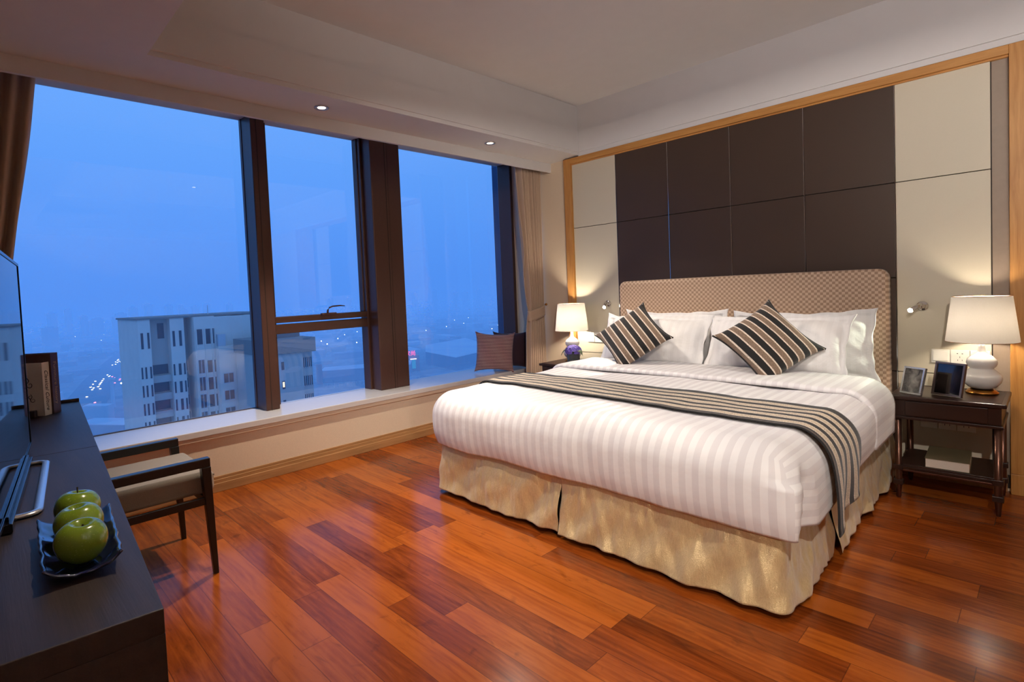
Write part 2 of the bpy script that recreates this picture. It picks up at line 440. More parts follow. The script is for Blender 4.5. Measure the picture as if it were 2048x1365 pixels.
box('outer_pier', M_stone, .35, .8, .61, .72, .2, 2.9, w4)

# headboard wall panelling --------------------------------------------
pn = bpy.data.objects.new('wall_panelling', None); COL.objects.link(pn); pn.location = (0, -2.2, 0); pn['kind'] = 'structure'
yc = [-.718, -1.195, -1.688, -2.190, -2.688, -3.193, -3.630]
zr = [.10, .669, 1.272, 1.8774, 2.4995]; zw = [.10, .669, 1.8774, 2.4995]
g = .0025
for i in range(6):
    rows = zw if i in (0, 5) else zr
    for j in range(len(rows)-1):
        box('panel', M_white_panel if i in (0, 5) else M_brown_panel, -.024, -.002, yc[i+1]+g, yc[i]-g, rows[j]+g, rows[j+1]-g, pn, bevel=.002)
box('panel_backing', M_groove, -.006, -.0005, -3.71, -.71, .02, 2.50, pn)
for yv in yc[2:5]:
    box('metal_strip', M_chrome, -.0262, -.006, yv-.0018, yv+.0018, .12, 2.4995, pn)
box('metal_strip', M_chrome, -.0262, -.006, yc[1]-.0015, yc[1]+.0015, .12, 2.4995, pn)
box('metal_strip', M_chrome, -.0262, -.006, yc[5]-.0015, yc[5]+.0015, .12, 2.4995, pn)
box('side_strip', simple('mauve strip', srgb(150, 132, 116), .5), -.012, -.002, -3.704, yc[6]-g, .1, 2.4995, pn)
b = B(); b.box(-.05, 0, -.718, -.639, .0, 2.551)
b.obj('frame_stile', M_trimwood, pn, bevel=.003)
b = B(); b.box(-.05, 0, -4.35, -3.704, .12, 2.551); b.obj('frame_stile', M_trimwood, pn, bevel=.003)
box('frame_plinth', M_trimwood, -.056, 0, -4.35, -3.704, 0, .12, pn, bevel=.003)
b = B(); b.box(-.05, 0, -3.704, -.718, 2.4995, 2.551); b.box(-.035, 0, -3.704, -.718, 2.487, 2.4995)
b.obj('frame_rail', M_trimwoodY, pn, bevel=.003)

# ceiling downlights --------------------------------------------------
def spot(name, loc, target, energy, col, angle, blend=.6, size=.03):
    ld = bpy.data.lights.new(name, 'SPOT'); ld.energy = energy; ld.color = col; ld.spot_size = math.radians(angle); ld.spot_blend = blend; ld.shadow_soft_size = size
    o = bpy.data.objects.new(name, ld); COL.objects.link(o); o.location = loc
    o.rotation_euler = (V(target)-V(loc)).to_track_quat('-Z', 'Y').to_euler(); return o
WARM = (1.0, .62, .33); WARM2 = (1.0, .87, .72)
M_led = emis('downlight glow', (1, .86, .66, 1), 7)
def downlight(x, y, z, label, e, ang=75, col=WARM2, tgt=None, grp='recessed downlights over the window'):
    t = thing('downlight', label, 'ceiling light', (x, y, z), grp)
    B().lathe([(.026, 0), (.046, 0), (.05, -.004), (.046, -.007), (.030, -.005), (.026, 0)], (x, y, z), 32, cap=False).obj('ring', M_silver, t, smooth=True)
    B().lathe([(.0, -.0025), (.027, -.0025)], (x, y, z), 24, cap=False).obj('diffuser', M_led, t)
    l = spot('downlight_beam', (x, y, z-.02), tgt or (x, y, 0), e, col, ang); adopt(l, t)
    return t
downlight(-2.629, -.627, SZ, 'small recessed downlight in soffit above the middle window, left one of two', 190, 85)
downlight(-1.075, -.65, SZ, 'small recessed downlight in soffit above the rightmost window pane, right one of two', 150, 80, tgt=(-1.05, -1.75, .5))

# ================================================================== BED
BX0, BX1, BY0, BY1, SKZ = -2.19, -.12, -3.17, -1.165, .335
bed = thing('bed', 'king size bed with checkered beige headboard and gold satin skirt under white bedding', 'bed', (-1.1, -2.165, 0))
def headboard():
    y0, y1, z0, z1, x0, x1, r, e = -3.165, -1.245, .05, 1.335, -.115, -.026, .06, .028
    # outline with rounded top corners, extruded with softened front edge
    def outline(ins):
        pts = [(y0+ins, z0)]
        for k in range(9):
            a = PI-k/8*PI/2; pts.append((y0+r+(r-ins)*math.cos(a), z1-r+(r-ins)*math.sin(a)))
        n = 40
        for k in range(1, n): pts.append((y0+r+(y1-y0-2*r)*k/n, z1-ins+.004*math.sin(PI*k/n)))
        for k in range(9):
            a = PI/2-k/8*PI/2; pts.append((y1-r+(r-ins)*math.cos(a), z1-r+(r-ins)*math.sin(a)))
        pts.append((y1-ins, z0)); return pts
    b = B(); loops = []
    for x, ins in ((x1, 0), (x0+e, 0), (x0+e*.5, e*.07), (x0+e*.15, e*.35), (x0, e), (x0-.0001, e*1.4)):
        loops.append([b.bm.verts.new((x, p[0], p[1])) for p in outline(ins)])
    for A, C in zip(loops, loops[1:]):
        for i in range(len(A)-1): b.bm.faces.new((A[i], A[i+1], C[i+1], C[i]))
    b.bm.faces.new(loops[-1]); b.bm.faces.new(list(reversed(loops[0])))
    o = b.obj('headboard', M_check, bed, smooth=True)
    for p in o.data.polygons:
        if len(p.vertices) > 4: p.use_smooth = False
    return o
headboard()
box('bed_base', simple('black base cloth', srgb(18, 12, 10), .9), BX0+.05, BX1, BY0+.05, BY1-.05, .03, .30, bed, bevel=.03)
def rounded_shell(x0, x1, y0, y1, z0, z1, r, rc, name, mat, parent, disp=None, nx=70, ny=90, nz=16, closed_bottom=False, solid=0.0):
    """top + foot + two side faces; open at head end and bottom"""
    b = B(); b.uv = b.bm.loops.layers.uv.new('UVMap')
    def put(p):
        q = V(p); c = V((max(q.x, x0+r), min(max(q.y, y0+r), y1-r), min(q.z, z1-r)))
        # vertical corner uses the smaller radius lower down
        d = q-c
        if d.length > 1e-6: q = c+d.normalized()*r if (abs(d.z) > 1e-6) else q
        if abs(d.z) <= 1e-6:
            for yc_, ra in ((y0, rc), (y1, r)):
                inn = yc_+ra if yc_ == y0 else yc_-ra
                if q.x < x0+ra and ((q.y < inn) if yc_ == y0 else (q.y > inn)):
                    cc = V((x0+ra, inn, q.z)); dd = q-cc
                    if dd.length > 1e-6: q = cc+dd.normalized()*ra
        if disp: q = disp(q, p)
        return q
    def lin(a, bb, n, dense=None): return [a+(bb-a)*i/n for i in range(n+1)]
    def ends(a, bb, n, rr, m=8):   # denser near ends
        return [a+rr*i/m for i in range(m)]+[a+rr+(bb-a-2*rr)*i/n for i in range(n+1)]+[bb-rr+rr*i/m for i in range(1, m+1)]
    xs = [x0+r*1.0*i/8 for i in range(8)]+[x0+r+(x1-x0-r)*i/nx for i in range(nx+1)]
    ys = ends(y0, y1, ny, r)
    zs = [z0+(z1-r-z0)*i/nz for i in range(nz)]+[z1-r+r*i/8 for i in range(9)]
    cache = {}
    def vtx(p):
        k = tuple(round(c, 5) for c in p)
        if k not in cache: cache[k] = b.bm.verts.new(put(p))
        return cache[k]
    def quad(P, U):
        vs = [vtx(p) for p in P]
        if len(set(vs)) < 4: return
        try: f = b.bm.faces.new(vs)
        except ValueError: return
        for lp, u in zip(f.loops, U): lp[b.uv].uv = u
    for i in range(len(xs)-1):
        for j in range(len(ys)-1):
            a, c, d, e = xs[i], xs[i+1], ys[j], ys[j+1]
            quad(((a, d, z1), (c, d, z1), (c, e, z1), (a, e, z1)), ((d, a), (d, c), (e, c), (e, a)))
    for j in range(len(ys)-1):
        for k in range(len(zs)-1):
            d, e, a, c = ys[j], ys[j+1], zs[k], zs[k+1]
            quad(((x0, d, a), (x0, e, a), (x0, e, c), (x0, d, c)), ((d, a), (e, a), (e, c), (d, c)))
    for yy, sg in ((y0, -1), (y1, 1)):
        for i in range(len(xs)-1):
            for k in range(len(zs)-1):
                d, e, a, c = xs[i], xs[i+1], zs[k], zs[k+1]
                ua, uc = yy+sg*(z1-a), yy+sg*(z1-c)
                quad(((d, yy, a), (e, yy, a), (e, yy, c), (d, yy, c)), ((ua, d), (ua, e), (uc, e), (uc, d)))
    return b.obj(name, mat, parent, smooth=True, solid=solid)
def ns(x, y, z, s=1.0): return noise.noise(V((x*s, y*s, z*s)))
def mat_disp(q, p): return q
rounded_shell(BX0+.02, BX1, BY0+.02, BY1-.02, .30, .60, .07, .06, 'mattress', M_sheet, bed, nx=24, ny=24, nz=6)

# satin skirt panels
def skirt(pts, seed, taper0=.0, taper1=.0, ntop=SKZ+.005, flare=.035, rnd=.045, sag=.0, bot=.028):
    # pts: plan polyline ; round the corners
    P = [V((p[0], p[1])) for p in pts]; path = [P[0]]
    for a, c, d in zip(P, P[1:], P[2:]):
        e1 = (a-c).normalized(); e2 = (d-c).normalized(); s0 = c+e1*rnd; s1 = c+e2*rnd
        for k in range(9):
            t = k/8; path.append(s0*(1-t)**2+c*2*t*(1-t)+s1*t*t)
    path.append(P[-1])
    L = [0]
    for a, c in zip(path, path[1:]): L.append(L[-1]+(c-a).length)
    tot = L[-1]
    def at(s):
        s = min(max(s, 0), tot)
        for i in range(len(path)-1):
            if s <= L[i+1] or i == len(path)-2:
                t = (s-L[i])/max(1e-9, L[i+1]-L[i]); p = path[i].lerp(path[i+1], t); d = (path[i+1]-path[i]).normalized(); break
        # smoothed tangent
        return p, V((d.y, -d.x))
    nrm_cache = {}
    def fn(u, v):
        s = u*tot; p, n = at(s); p2, n2 = at(min(tot, s+.03)); p3, n3 = at(max(0, s-.03)); n = (n+n2+n3).normalized()
        k = v                                       # 0 top .. 1 bottom
        drape = ns(s*7.5+seed*7+k*1.6, k*1.1, seed, 1.0)*.05*(k**.7)*(1-.35*k)+ns(s*19+seed*3-k*1.6, k*1.0, 5+seed, 1)*.015*k**.5*(1.1-.5*k)+ns(s*34-k*3.0, k*1.6, 8+seed, 1)*.005*k**.5*(1.2-k)+ns(s*45+k*2, k*3.5, seed)*.004*(k*(1-k)*4+.3)+ns(s*90, k*.6, seed)*.002*(1-k)
        fold = ns(s*3.1+seed*11+k*1.2, k*1.1, 2.2)*.02*k
        off = flare*k+drape+fold
        if v < .04: off -= .012*(1-v/.04)
        z = ntop+(bot-ntop)*k+(ns(s*2.3, seed, 3)*.01+.004)*k
        sh = 0.0
        if taper0: sh += taper0*k*max(0, 1-s/.15)
        if taper1: sh -= taper1*k*max(0, 1-(tot-s)/.15)
        d = V((-n.y, n.x)); p = p+n*off+d*sh
        return V((p.x, p.y, z))
    b = B(); b.grid(fn, max(30, int(tot*120)), 44); return b.obj('skirt_panel', M_satin, bed, smooth=True, solid=.002)
skirt([(-1.2, BY1), (BX0-.005, BY1), (BX0-.005, -2.155)], 1, 0, .02)
skirt([(BX0-.012, -2.15), (BX0-.005, BY0), (-1.52, BY0)], 2, .0, .03)
skirt([(-1.55, BY0-.002), (BX1, BY0-.002)], 3, .02, 0)
skirt([(BX1, BY1), (-1.18, BY1)], 4)
box('skirt_platform', M_satin, BX0+.0, BX1, BY0+.0, BY1-.0, .315, .338, bed, bevel=.01)

# duvet ----------------------------------------------------------------
DX0, DY0, DY1, DZ = -2.255, -3.245, -1.125, .665
def duvet_disp(q, p):
    x, y, z = q
    wt = max(0.0, min(1.0, (z-.535)/.125)); wt = wt*wt*(3-2*wt)
    if wt > 0:                               # top: gentle quilting
        q = q+V((0, 0, .012*ns(x, y, 0, 2.0)+.005*ns(x, y, 1, 7)+.010*math.sin((min(max(y, DY0), DY1)-DY0)/(DY1-DY0)*PI)))*wt
        # body dome sideways
    hz = max(0.0, min(1.0, (.66-z)/.33))
    bulge = math.sin(PI*min(1, hz*1.0))*.02
    wx = max(0.0, min(1.0, (DX0+.20-q.x)/.16)); wx = wx*wx*(3-2*wx); wz = max(0.0, min(1.0, (.70-z)/.08))
    if wx > 0:
        q = q+V((-bulge+.016*ns(y*3.2, z*1.5, 4)+.007*ns(y*10, z*4, 9), 0, 0))*(wx*wz)
        if z < .42: q = q+V((.015*((.42-z)/.1)**2, 0, .010*ns(y*3, 0, 8)))*wx
    if p[1] <= DY0+1e-4:
        q = q+V((0, -bulge*.6+.014*ns(x*3, z*2, 7), 0))
        # envelope hollow next to the foot corner
        cx = DX0+.06+.13*(1-hz); wdt = .085*(hz*1.2+.05); m = max(0, 1-((x-(DX0+.12))/max(.02, wdt))**2) if hz > .18 else 0
        m *= min(1, max(0, (x-DX0-.015)/.03))
        q.y += .05*m*min(1, (hz-.18)*4)
        # hem rises towards the head
        q.z += hz*max(0, min(1, (x+2.0)/1.3))*.085
    if p[1] >= DY1-1e-4:
        q = q+V((0, bulge*.6+.012*ns(x*3, z*2, 17), 0))
    return q
DZ0 = .335
duv = rounded_shell(DX0, -.62, DY0, DY1, DZ0, DZ, .13, .035, 'duvet', M_stripe, None, duvet_disp, nx=70, ny=90, nz=18, solid=.006)
tag(duv, 'white duvet with woven sateen stripes spread over the bed and hanging at the foot', 'duvet')
# turned back cuff lying on the duvet
def cuff_disp(q, p):
    q = q.copy(); q.z += .006*ns(q.x*3, q.y*3, 5)+.01*math.sin((min(max(q.y, DY0), DY1)-DY0)/(DY1-DY0)*PI)*(1 if p[2] > .68 else 0)
    hz = max(0.0, min(1.0, (.66-q.z)/.33))
    if p[1] < -3.2: q.z += hz*.05; q.y -= .012*ns(q.x*4, q.z*3, 2)
    return q
def cuff():
    x0, x1, y0, y1, z1, r = -.985, -.52, DY0-.012, DY1+.012, .692, .14
    pts = []
    zb = .40
    # cross-section path along y
    def sec(s):
        Lh = z1-r-zb; La = r*PI/2; Lt = (y1-y0)-2*r
        if s < Lh: return V((0, y0, zb+s)), V((0, -1, 0))
        s -= Lh
        if s < La: a = s/r; return V((0, y0+r-r*math.cos(a), z1-r+r*math.sin(a))), V((0, -math.cos(a), math.sin(a)))
        s -= La
        if s < Lt: return V((0, y0+r+s, z1)), V((0, 0, 1))
        s -= Lt
        if s < La: a = s/r; return V((0, y1-r+r*math.sin(a), z1-r+r*math.cos(a))), V((0, math.sin(a), math.cos(a)))
        s -= La; return V((0, y1, z1-r-s)), V((0, 1, 0))
    tot = 2*(z1-r-zb)+r*PI+(y1-y0-2*r)
    b = B()
    def prof(v):    # profile across x: rolled front lip then flat, slopes down under pillows
        xx = x0+(x1-x0)*v; rr = .016
        d = xx-x0
        off = 0 if d > rr else -(rr-math.sqrt(max(0, rr*rr-(rr-d)**2)))
        return xx, off
    def fn(u, v):
        p, n = sec(u*tot); v2 = v**1.6 if v < 1 else 1
        xx, off = prof(v2); xx += .012*ns(u*6, 0, 3)-.055*(1-u)+.0
        dome = .012*math.sin(PI*u)
        q = p+n*(off*1.4+.008*ns(u*9, xx*3, 2)); q.x = xx; q.z += dome*(n.z if n.z > 0 else 0)
        return q
    b.grid(fn, 150, 26, lambda u, v: (u*tot, v*.4))
    return b.obj('duvet_cuff', M_stripe, duv, smooth=True, solid=.014)
cuff()
# bed runner ------------------------------------------------------------
def runner():
    r = .13; off = .012; zb0 = .30; W = .45
    y0, y1, z1 = DY0-off-.006, DY1+off, DZ+off+.004
    Lh = z1-r-zb0; La = r*PI/2; Lt = (y1-y0)-2*r; tot = 2*Lh+2*La+Lt
    def sec(s):
        if s < Lh: return V((0, y0, zb0+s)), V((0, -1, 0))
        s -= Lh
        if s < La: a = s/r; return V((0, y0+r-r*math.cos(a), z1-r+r*math.sin(a))), V((0, -math.cos(a), math.sin(a)))
        s -= La
        if s < Lt: return V((0, y0+r+s, z1)), V((0, 0, 1))
        s -= Lt
        if s < La: a = s/r; return V((0, y1-r+r*math.sin(a), z1-r+r*math.cos(a))), V((0, math.sin(a), math.cos(a)))
        s -= La; return V((0, y1, z1-r-s)), V((0, 1, 0))
    def fn(u, v):
        s = u*tot; p, n = sec(s)
        t = u
        xc = -1.575-.155*(1-t)**1.1
        hang = max(0, 1-s/(Lh+.02))
        wd = W*(1-.12*hang)
        xx = xc+(v-.5)*wd+.05*hang
        yy = min(max(p.y, DY0), DY1)
        q = p+V((0, 0, 0)); q.x = xx
        if n.z > .5: q.z += (.010*math.sin((yy-DY0)/(DY1-DY0)*PI)+.012*ns(xx, yy, 0, 2.0)+.005*ns(xx, yy, 1, 7))*n.z
        hz = max(0.0, min(1.0, (.66-q.z)/.33))
        if n.y < 0: q.y -= math.sin(PI*hz)*.012*(-n.y)+.012+hang*(.014*math.sin(v*PI*3.2+.6)+.008)
        if hang > 0: q.z += -.075*hang*(1-v)**1.6+.03*hang*v+.02*hang
        return q
    b = B(); b.grid(fn, 190, 36, lambda u, v: (u*tot, v*.4498+.0001))
    o = b.obj('bed_runner', M_runner, None, smooth=True, solid=.005)
    return tag(o, 'black, beige and taupe striped woven runner laid across the duvet', 'bed runner')
runner()

# pillows ----------------------------------------------------------------
def pillow_mesh(w, h, t, seed, flange=0.0, wr=.006, pin=.05, tips=.0, nu=44, power=2.4, edgew=0.0):
    b = B(); b.uv = b.bm.loops.layers.uv.new('UVMap')
    def pt(u, v, side):
        a, c = 2*u-1, 2*v-1
        # edge curves pinch in between corners
        x = a*(w/2)*(1-pin*(1-c*c)*(abs(a)**3)*.6)+edgew*ns(c*3.1, seed, a*.5)*abs(a)**4; y = c*(h/2)*(1-pin*(1-a*a)*(abs(c)**3))+edgew*ns(a*3.7, seed+4, c*.5)*abs(c)**4
        if tips: k = (abs(a)*abs(c))**6; x += math.copysign(tips*k, a); y += math.copysign(tips*k, c)
        fa = flange/(w/2); fc = flange/(h/2)
        aa = min(1, abs(a)/(1-fa)); cc = min(1, abs(c)/(1-fc))
        prof = ((1-aa**power)*(1-cc**power))**.5 if aa < 1 and cc < 1 else 0
        z = side*(t/2*prof+.003)-(.05*(a*a)*(1 if edgew else 0))*(.5+.5*c)*.6+wr*ns(x*7, y*7, seed+side*3)*(.35+prof)*1.6+wr*.7*ns(x*18+y*6, y*15, seed+side)*(.4+prof)
        if prof == 0: z = side*.003+wr*1.3*ns(x*9, y*9, seed)
        return V((x, y, z))
    for side in (1, -1):
        P = [[b.bm.verts.new(pt(i/nu, j/nu, side)) for j in range(nu+1)] for i in range(nu+1)]
        for i in range(nu):
            for j in range(nu):
                ids = ((i, j), (i+1, j), (i+1, j+1), (i, j+1))
                f = b.bm.faces.new([P[x][y] for x, y in ids])
                for lp, (x, y) in zip(f.loops, ids): lp[b.uv].uv = (P[x][y].co.x+w/2, P[x][y].co.y+h/2)
        if side == 1: Q = P
        else:
            rim = [(i, 0) for i in range(nu)]+[(nu, j) for j in range(nu)]+[(i, nu) for i in range(nu, 0, -1)]+[(0, j) for j in range(nu, 0, -1)]
            for (i1, j1), (i2, j2) in zip(rim, rim[1:]+rim[:1]):
                f = b.bm.faces.new((Q[i1][j1], Q[i2][j2], P[i2][j2], P[i1][j1]))
                for lp, (x, y) in zip(f.loops, ((i1, j1), (i2, j2), (i2, j2), (i1, j1))): lp[b.uv].uv = (P[x][y].co.x+w/2, P[x][y].co.y+h/2)
    return b
def place(o, c, n, roll=0.0, ex=None):
    n = V(n).normalized()
    if ex is None:
        e1 = V((0, 0, 1)).cross(n).normalized(); e2 = n.cross(e1)
        ex = e1*math.cos(roll)+e2*math.sin(roll)
    else:
        ex = V(ex); ex = (ex-n*ex.dot(n)).normalized()
    o.matrix_world = frame_mtx(V(c), ex, n.cross(ex), n); return o
def pillow(c, n, w, h, t, seed, fl, label, roll=0, name='pillow', grp='white pillows on the bed', **kw):
    o = pillow_mesh(w, h, t, seed, fl, .011, .09, .012, 60, 2.0, .014).obj(name, M_pillow, None, smooth=True)
    place(o, c, n, roll); return tag(o, label, 'pillow', grp)
pillow((-.228, -1.80, .855), (-1, 0, .12), .84, .45, .17, 1, .03, 'white pillow standing at the back left against the headboard, mostly hidden', .01)
pillow((-.228, -2.70, .850), (-1, 0, .12), .86, .45, .17, 2, .035, 'white flanged pillow standing at the back right against the headboard', .02)
pillow((-.435, -1.72, .845), (-1, 0, .48), .88, .45, .22, 3, .03, 'white pillow leaning in front on the left, behind the left striped cushion', -.01)
pillow((-.435, -2.595, .845), (-1, .0, .50), .88, .45, .23, 4, .03, 'white pillow leaning in front on the right, behind the right striped cushion', .0)
def cushion(c, n, ex, s, t, mat, label, seed, sz=None, name='throw_cushion', grp=None, pipe=None):
    root = thing(name, label, 'cushion', c, grp)
    o = pillow_mesh(s, s, t, seed, .0, .003, .10, tips=.012, power=2.2).obj('cover', mat, None, smooth=True)
    place(o, c, n, 0, ex); bpy.context.view_layer.update()
    mw = o.matrix_world.copy()
    adopt(o, root); o.matrix_basis = mw
    if pipe:
        pts = []
        N = 24
        def e(a, cc):
            x = a*(s/2)*(1-.10*(1-cc*cc)*(abs(a)**3)*.6); y = cc*(s/2)*(1-.10*(1-a*a)*(abs(cc)**3)); k = (abs(a)*abs(cc))**6
            return mw @ V((x+math.copysign(.012*k, a), y+math.copysign(.012*k, cc), 0))
        for sgn in (-1, 1):
            p = [e(-1+2*i/N, sgn*1.0) for i in range(N+1)]
            B().tube(p, .0065, 8).obj('piping', pipe, root, smooth=True)
    return root
M_pipe = fabric('black piping', srgb(14, 9, 9), 300, .2)
cushion((-.665, -1.682, .905), (-.76, -.05, .62), (-.42, -.73, -.54), .43, .15, M_cush, 'black and taupe striped square cushion on its corner, left of the two on the bed', 11, pipe=M_pipe, grp='striped cushions on the bed')
cushion((-.67, -2.64, .897), (-.70, -.44, .55), (-.08, -.73, -.68), .43, .15, M_cush, 'black and taupe striped square cushion on its corner, right of the two on the bed', 12, pipe=M_pipe, grp='striped cushions on the bed')
cushion((-.335, .125, .655), (-.60, -.79, .10), (.79, -.60, -.08), .405, .13, M_plum, 'plum and pink ribbed cushion standing on the window sill', 13, grp='cushions on the sill')
cushion((-.06, .14, .650), (-.85, -.5, .12), (.5, -.85, 0), .39, .13, M_plumdark, 'plain dark plum cushion on the sill, behind the ribbed one by the curtain', 14, grp='cushions on the sill')

# ================================================================== NIGHTSTANDS
def nightstand(cx, cy, label):
    t = thing('nightstand', label, 'nightstand', (cx, cy, 0), 'nightstands beside the bed')
    x0, x1, y0, y1 = cx-.235, cx+.215, cy-.24, cy+.24
    b = B(); b.box(x0, x1, y0, y1, .578, .600); b.obj('tabletop', M_darkwood, t, bevel=.004)
    b = B(); b.box(x0+.012, x0+.03, y0+.02, y1-.02, .6, .6015); b.box(x1-.03, x1-.012, y0+.02, y1-.02, .6, .6015); b.box(x0+.012, x1-.012, y0+.02, y0+.035, .6, .6015); b.obj('top_moulding', M_darkwood, t)
    b = B(); b.box(x0+.02, x1-.01, y0+.02, y1-.02, .482, .578); b.box(x0+.012, x1-.005, y0+.012, y1-.012, .466, .482); b.obj('apron', M_darkwood, t, bevel=.003)
    d = box('drawer', M_darkwood, x0+.010, x0+.022, y0+.07, y1-.07, .490, .572, t, bevel=.003)
    b = B(); b.box(x0+.035, x1-.03, y0+.03, y1-.03, .185, .200); b.box(x0+.03, x0+.045, y0+.03, y1-.03, .175, .19); b.obj('shelf', M_darkwood, t, bevel=.002)
    b = B(); b.box(x0+.03, x0+.042, y0+.03, y1-.03, .16, .172); b.obj('shelf_rail', M_legmetal, t, bevel=.002)
    for lx in (x0+.035, x1-.035):
        for ly in (y0+.035, y1-.035):
            lg = B().lathe([(.008, 0), (.010, .004), (.0165, .085), (.0165, .466)], (lx, ly, 0), 20).obj('leg', M_legmetal, t, smooth=False, bevel=0)
            for p in lg.data.polygons: p.use_smooth = len(p.vertices) == 4
            for z in (.095, .182):
                B().box(lx-.022, lx+.022, ly-.022, ly+.022, z-.014, z+.014).obj('collar', M_darkwood, lg, bevel=.002)
            B().lathe([(.0085, 0), (.009, .004)], (lx, ly, 0), 16).obj('foot_cap', M_chrome, lg)
    return t
nsR = nightstand(-.29, -3.470, 'dark wooden nightstand right of the bed holding a lamp and two photo frames')
nsL = copy_tree(nsR); nsL.location = (-.245, -.835, 0)
nsL['label'] = 'dark wooden nightstand left of the bed beside the curtain, holding a lamp and flowers'

# lamps
def lamp(cx, cy, z, label):
    t = thing('table_lamp', label, 'table lamp', (cx, cy, z), 'gourd lamps on the nightstands')
    B().lathe([(.070, 0), (.071, .006), (.064, .012), (.058, .02), (.046, .026)], (cx, cy, z), 40).obj('base', M_brass, t, smooth=True)
    prof = [(.044, .026), (.060, .036), (.080, .062), (.086, .085), (.080, .108), (.060, .130), (.050, .138), (.050, .143), (.060, .154), (.066, .172), (.062, .192), (.045, .212), (.026, .224), (.017, .236), (.014, .262), (.014, .29)]
    B().lathe(prof, (cx, cy, z), 48).obj('body', M_ceramic, t, smooth=True)
    B().lathe([(.008, .29), (.008, .38)], (cx, cy, z), 12).obj('neck', M_brass, t, smooth=True)
    z0, z1 = z+.293, z+.549
    sh = B().lathe([(.155, z0-z), (.1265, z1-z)], (cx, cy, z), 64, cap=False).obj('lamp_shade', M_shade, t, smooth=True)
    for r_, zz in ((.155, z0), (.1265, z1)):
        B().tube([(cx+r_*math.cos(2*PI*k/48), cy+r_*math.sin(2*PI*k/48), zz) for k in range(48)], .0014, 6, closed=True).obj('shade_rim', M_brass, sh, smooth=True)
    B().ball((cx, cy, z+.398), .018, 16, 10).obj('bulb', emis('bulb glow', (1, .72, .42, 1), 14), t, smooth=True)
    return t
LZ = .6015
lampR = lamp(-.205, -3.597, LZ, 'white gourd lamp with cream shade on the right nightstand, behind the photo frames')
lampL = copy_tree(lampR); lampL.location = (-.205, -.785, LZ); lampL['label'] = 'white gourd lamp with cream shade on the left nightstand, behind purple flowers'
def bulb(x, y, z, e, parent):
    ld = bpy.data.lights.new('lamp_light', 'POINT'); ld.energy = e; ld.color = (1.0, .86, .68); ld.shadow_soft_size = .03
    o = bpy.data.objects.new('lamp_light', ld); COL.objects.link(o); o.location = (x, y, z); adopt(o, parent); return o
bulb(-.205, -3.597, LZ+.398, 13, lampR); bulb(-.205, -.785, LZ+.398, 24, lampL)

# photo frames
def photo_frame(c, w, h, ex, tilt, fm, pm, label):
    t = thing('photo_frame', label, 'photo frame', (c[0], c[1], LZ), 'photo frames on the nightstand')
    ex = V(ex).normalized(); nn = V((ex.y, -ex.x, 0)); nn = nn if nn.x < 0 else -nn
    n = (nn*math.cos(tilt)+V((0, 0, 1))*math.sin(tilt)); ey = n.cross(ex)
    if ey.z < 0: ex = -ex; ey = n.cross(ex)
    base = V((c[0], c[1], LZ+.002)); m = frame_mtx(base, ex, ey, n)
    b = B(); bw = .011
    b.box(-w/2, w/2, 0, bw, -.012, .004, m); b.box(-w/2, w/2, h-bw, h, -.012, .004, m); b.box(-w/2, -w/2+bw, bw, h-bw, -.012, .004, m); b.box(w/2-bw, w/2, bw, h-bw, -.012, .004, m)
    b.obj('frame', fm, t, bevel=.0015)
    b = B(); b.grid(lambda u, v: m @ V((-w/2+bw+u*(w-2*bw), bw+v*(h-2*bw), -.002)), 1, 1, lambda u, v: (u, v)); b.obj('photograph', pm, t)
    B().box(-w/2+bw, w/2-bw, bw, h-bw, -.011, -.004, m).obj('back_board', M_black, t)
    st = m @ V((0, h*.7, -.014)); ft = V((base.x, base.y, LZ+.001))-nn*.07
    B().tube([st, ft], .004, 8).obj('easel_leg', M_black, t)
    return t
def photo_mat(name, dark, light, sc):
    t = NT(name); uv = t.coord('UV'); n = t.noise(uv, sc, 2, .5, dist=.8)
    gr = t.n('ShaderNodeTexGradient', gradient_type='SPHERICAL'); t.l(t.mapping(uv, (2.2, 1.8, 1), loc=(-1.1, -.85, 0)), gr.inputs[0])
    f = t.math('ADD', t.math('MULTIPLY', n, .7), t.math('MULTIPLY', gr.outputs[1], .35))
    t.bsdf(t.ramp(f, [(.3, dark), (.75, light)]), .08, **{'Coat Weight': .8, 'Coat Roughness': .02}); return t.m
photo_frame((-.455, -3.315, 0), .118, .158, (-.50, -.86, 0), .26, M_silver, photo_mat('grey photo print', srgb(60, 58, 58), srgb(150, 146, 140), 3.2), 'smaller silver photo frame with a pale grey picture, nearer the bed')
photo_frame((-.415, -3.465, 0), .150, .188, (-.46, -.88, 0), .22, simple('pewter', srgb(120, 104, 100), .3, 20, .05, Metallic=.8), photo_mat('dark photo print', srgb(16, 12, 12), srgb(52, 44, 42), 2.6), 'larger pewter photo frame with a dark portrait, next to the lamp')
# book on lower shelf
bk = thing('book', 'thick closed book with olive cover lying on the right nightstand shelf', 'book', (-.33, -3.46, .2))
ca, sa = math.cos(.05), math.sin(.05)
m = frame_mtx(V((-.335, -3.466, .2005)), V((ca, sa, 0)), V((-sa, ca, 0)), V((0, 0, 1)))
b = B(); b.box(-.148, .15, -.093, .093, 0, .003, m); b.box(-.148, .15, -.093, .093, .05, .0535, m); b.box(.147, .150, -.093, .093, 0, .053, m); b.obj('cover', simple('olive book cloth', srgb(104, 92, 66), .6, 200, .08), bk, bevel=.001)
B().box(-.145, .147, -.09, .09, .003, .05, m).obj('pages', simple('page edges', srgb(216, 204, 190), .8, 300, .06), bk)
text('title', 'HOME STYLE', .018, m @ Matrix.Translation((-.02, .05, .054)) @ Matrix.Rotation(-PI/2, 4, 'Z'), simple('title ink', srgb(60, 48, 34), .5), bk) if False else None

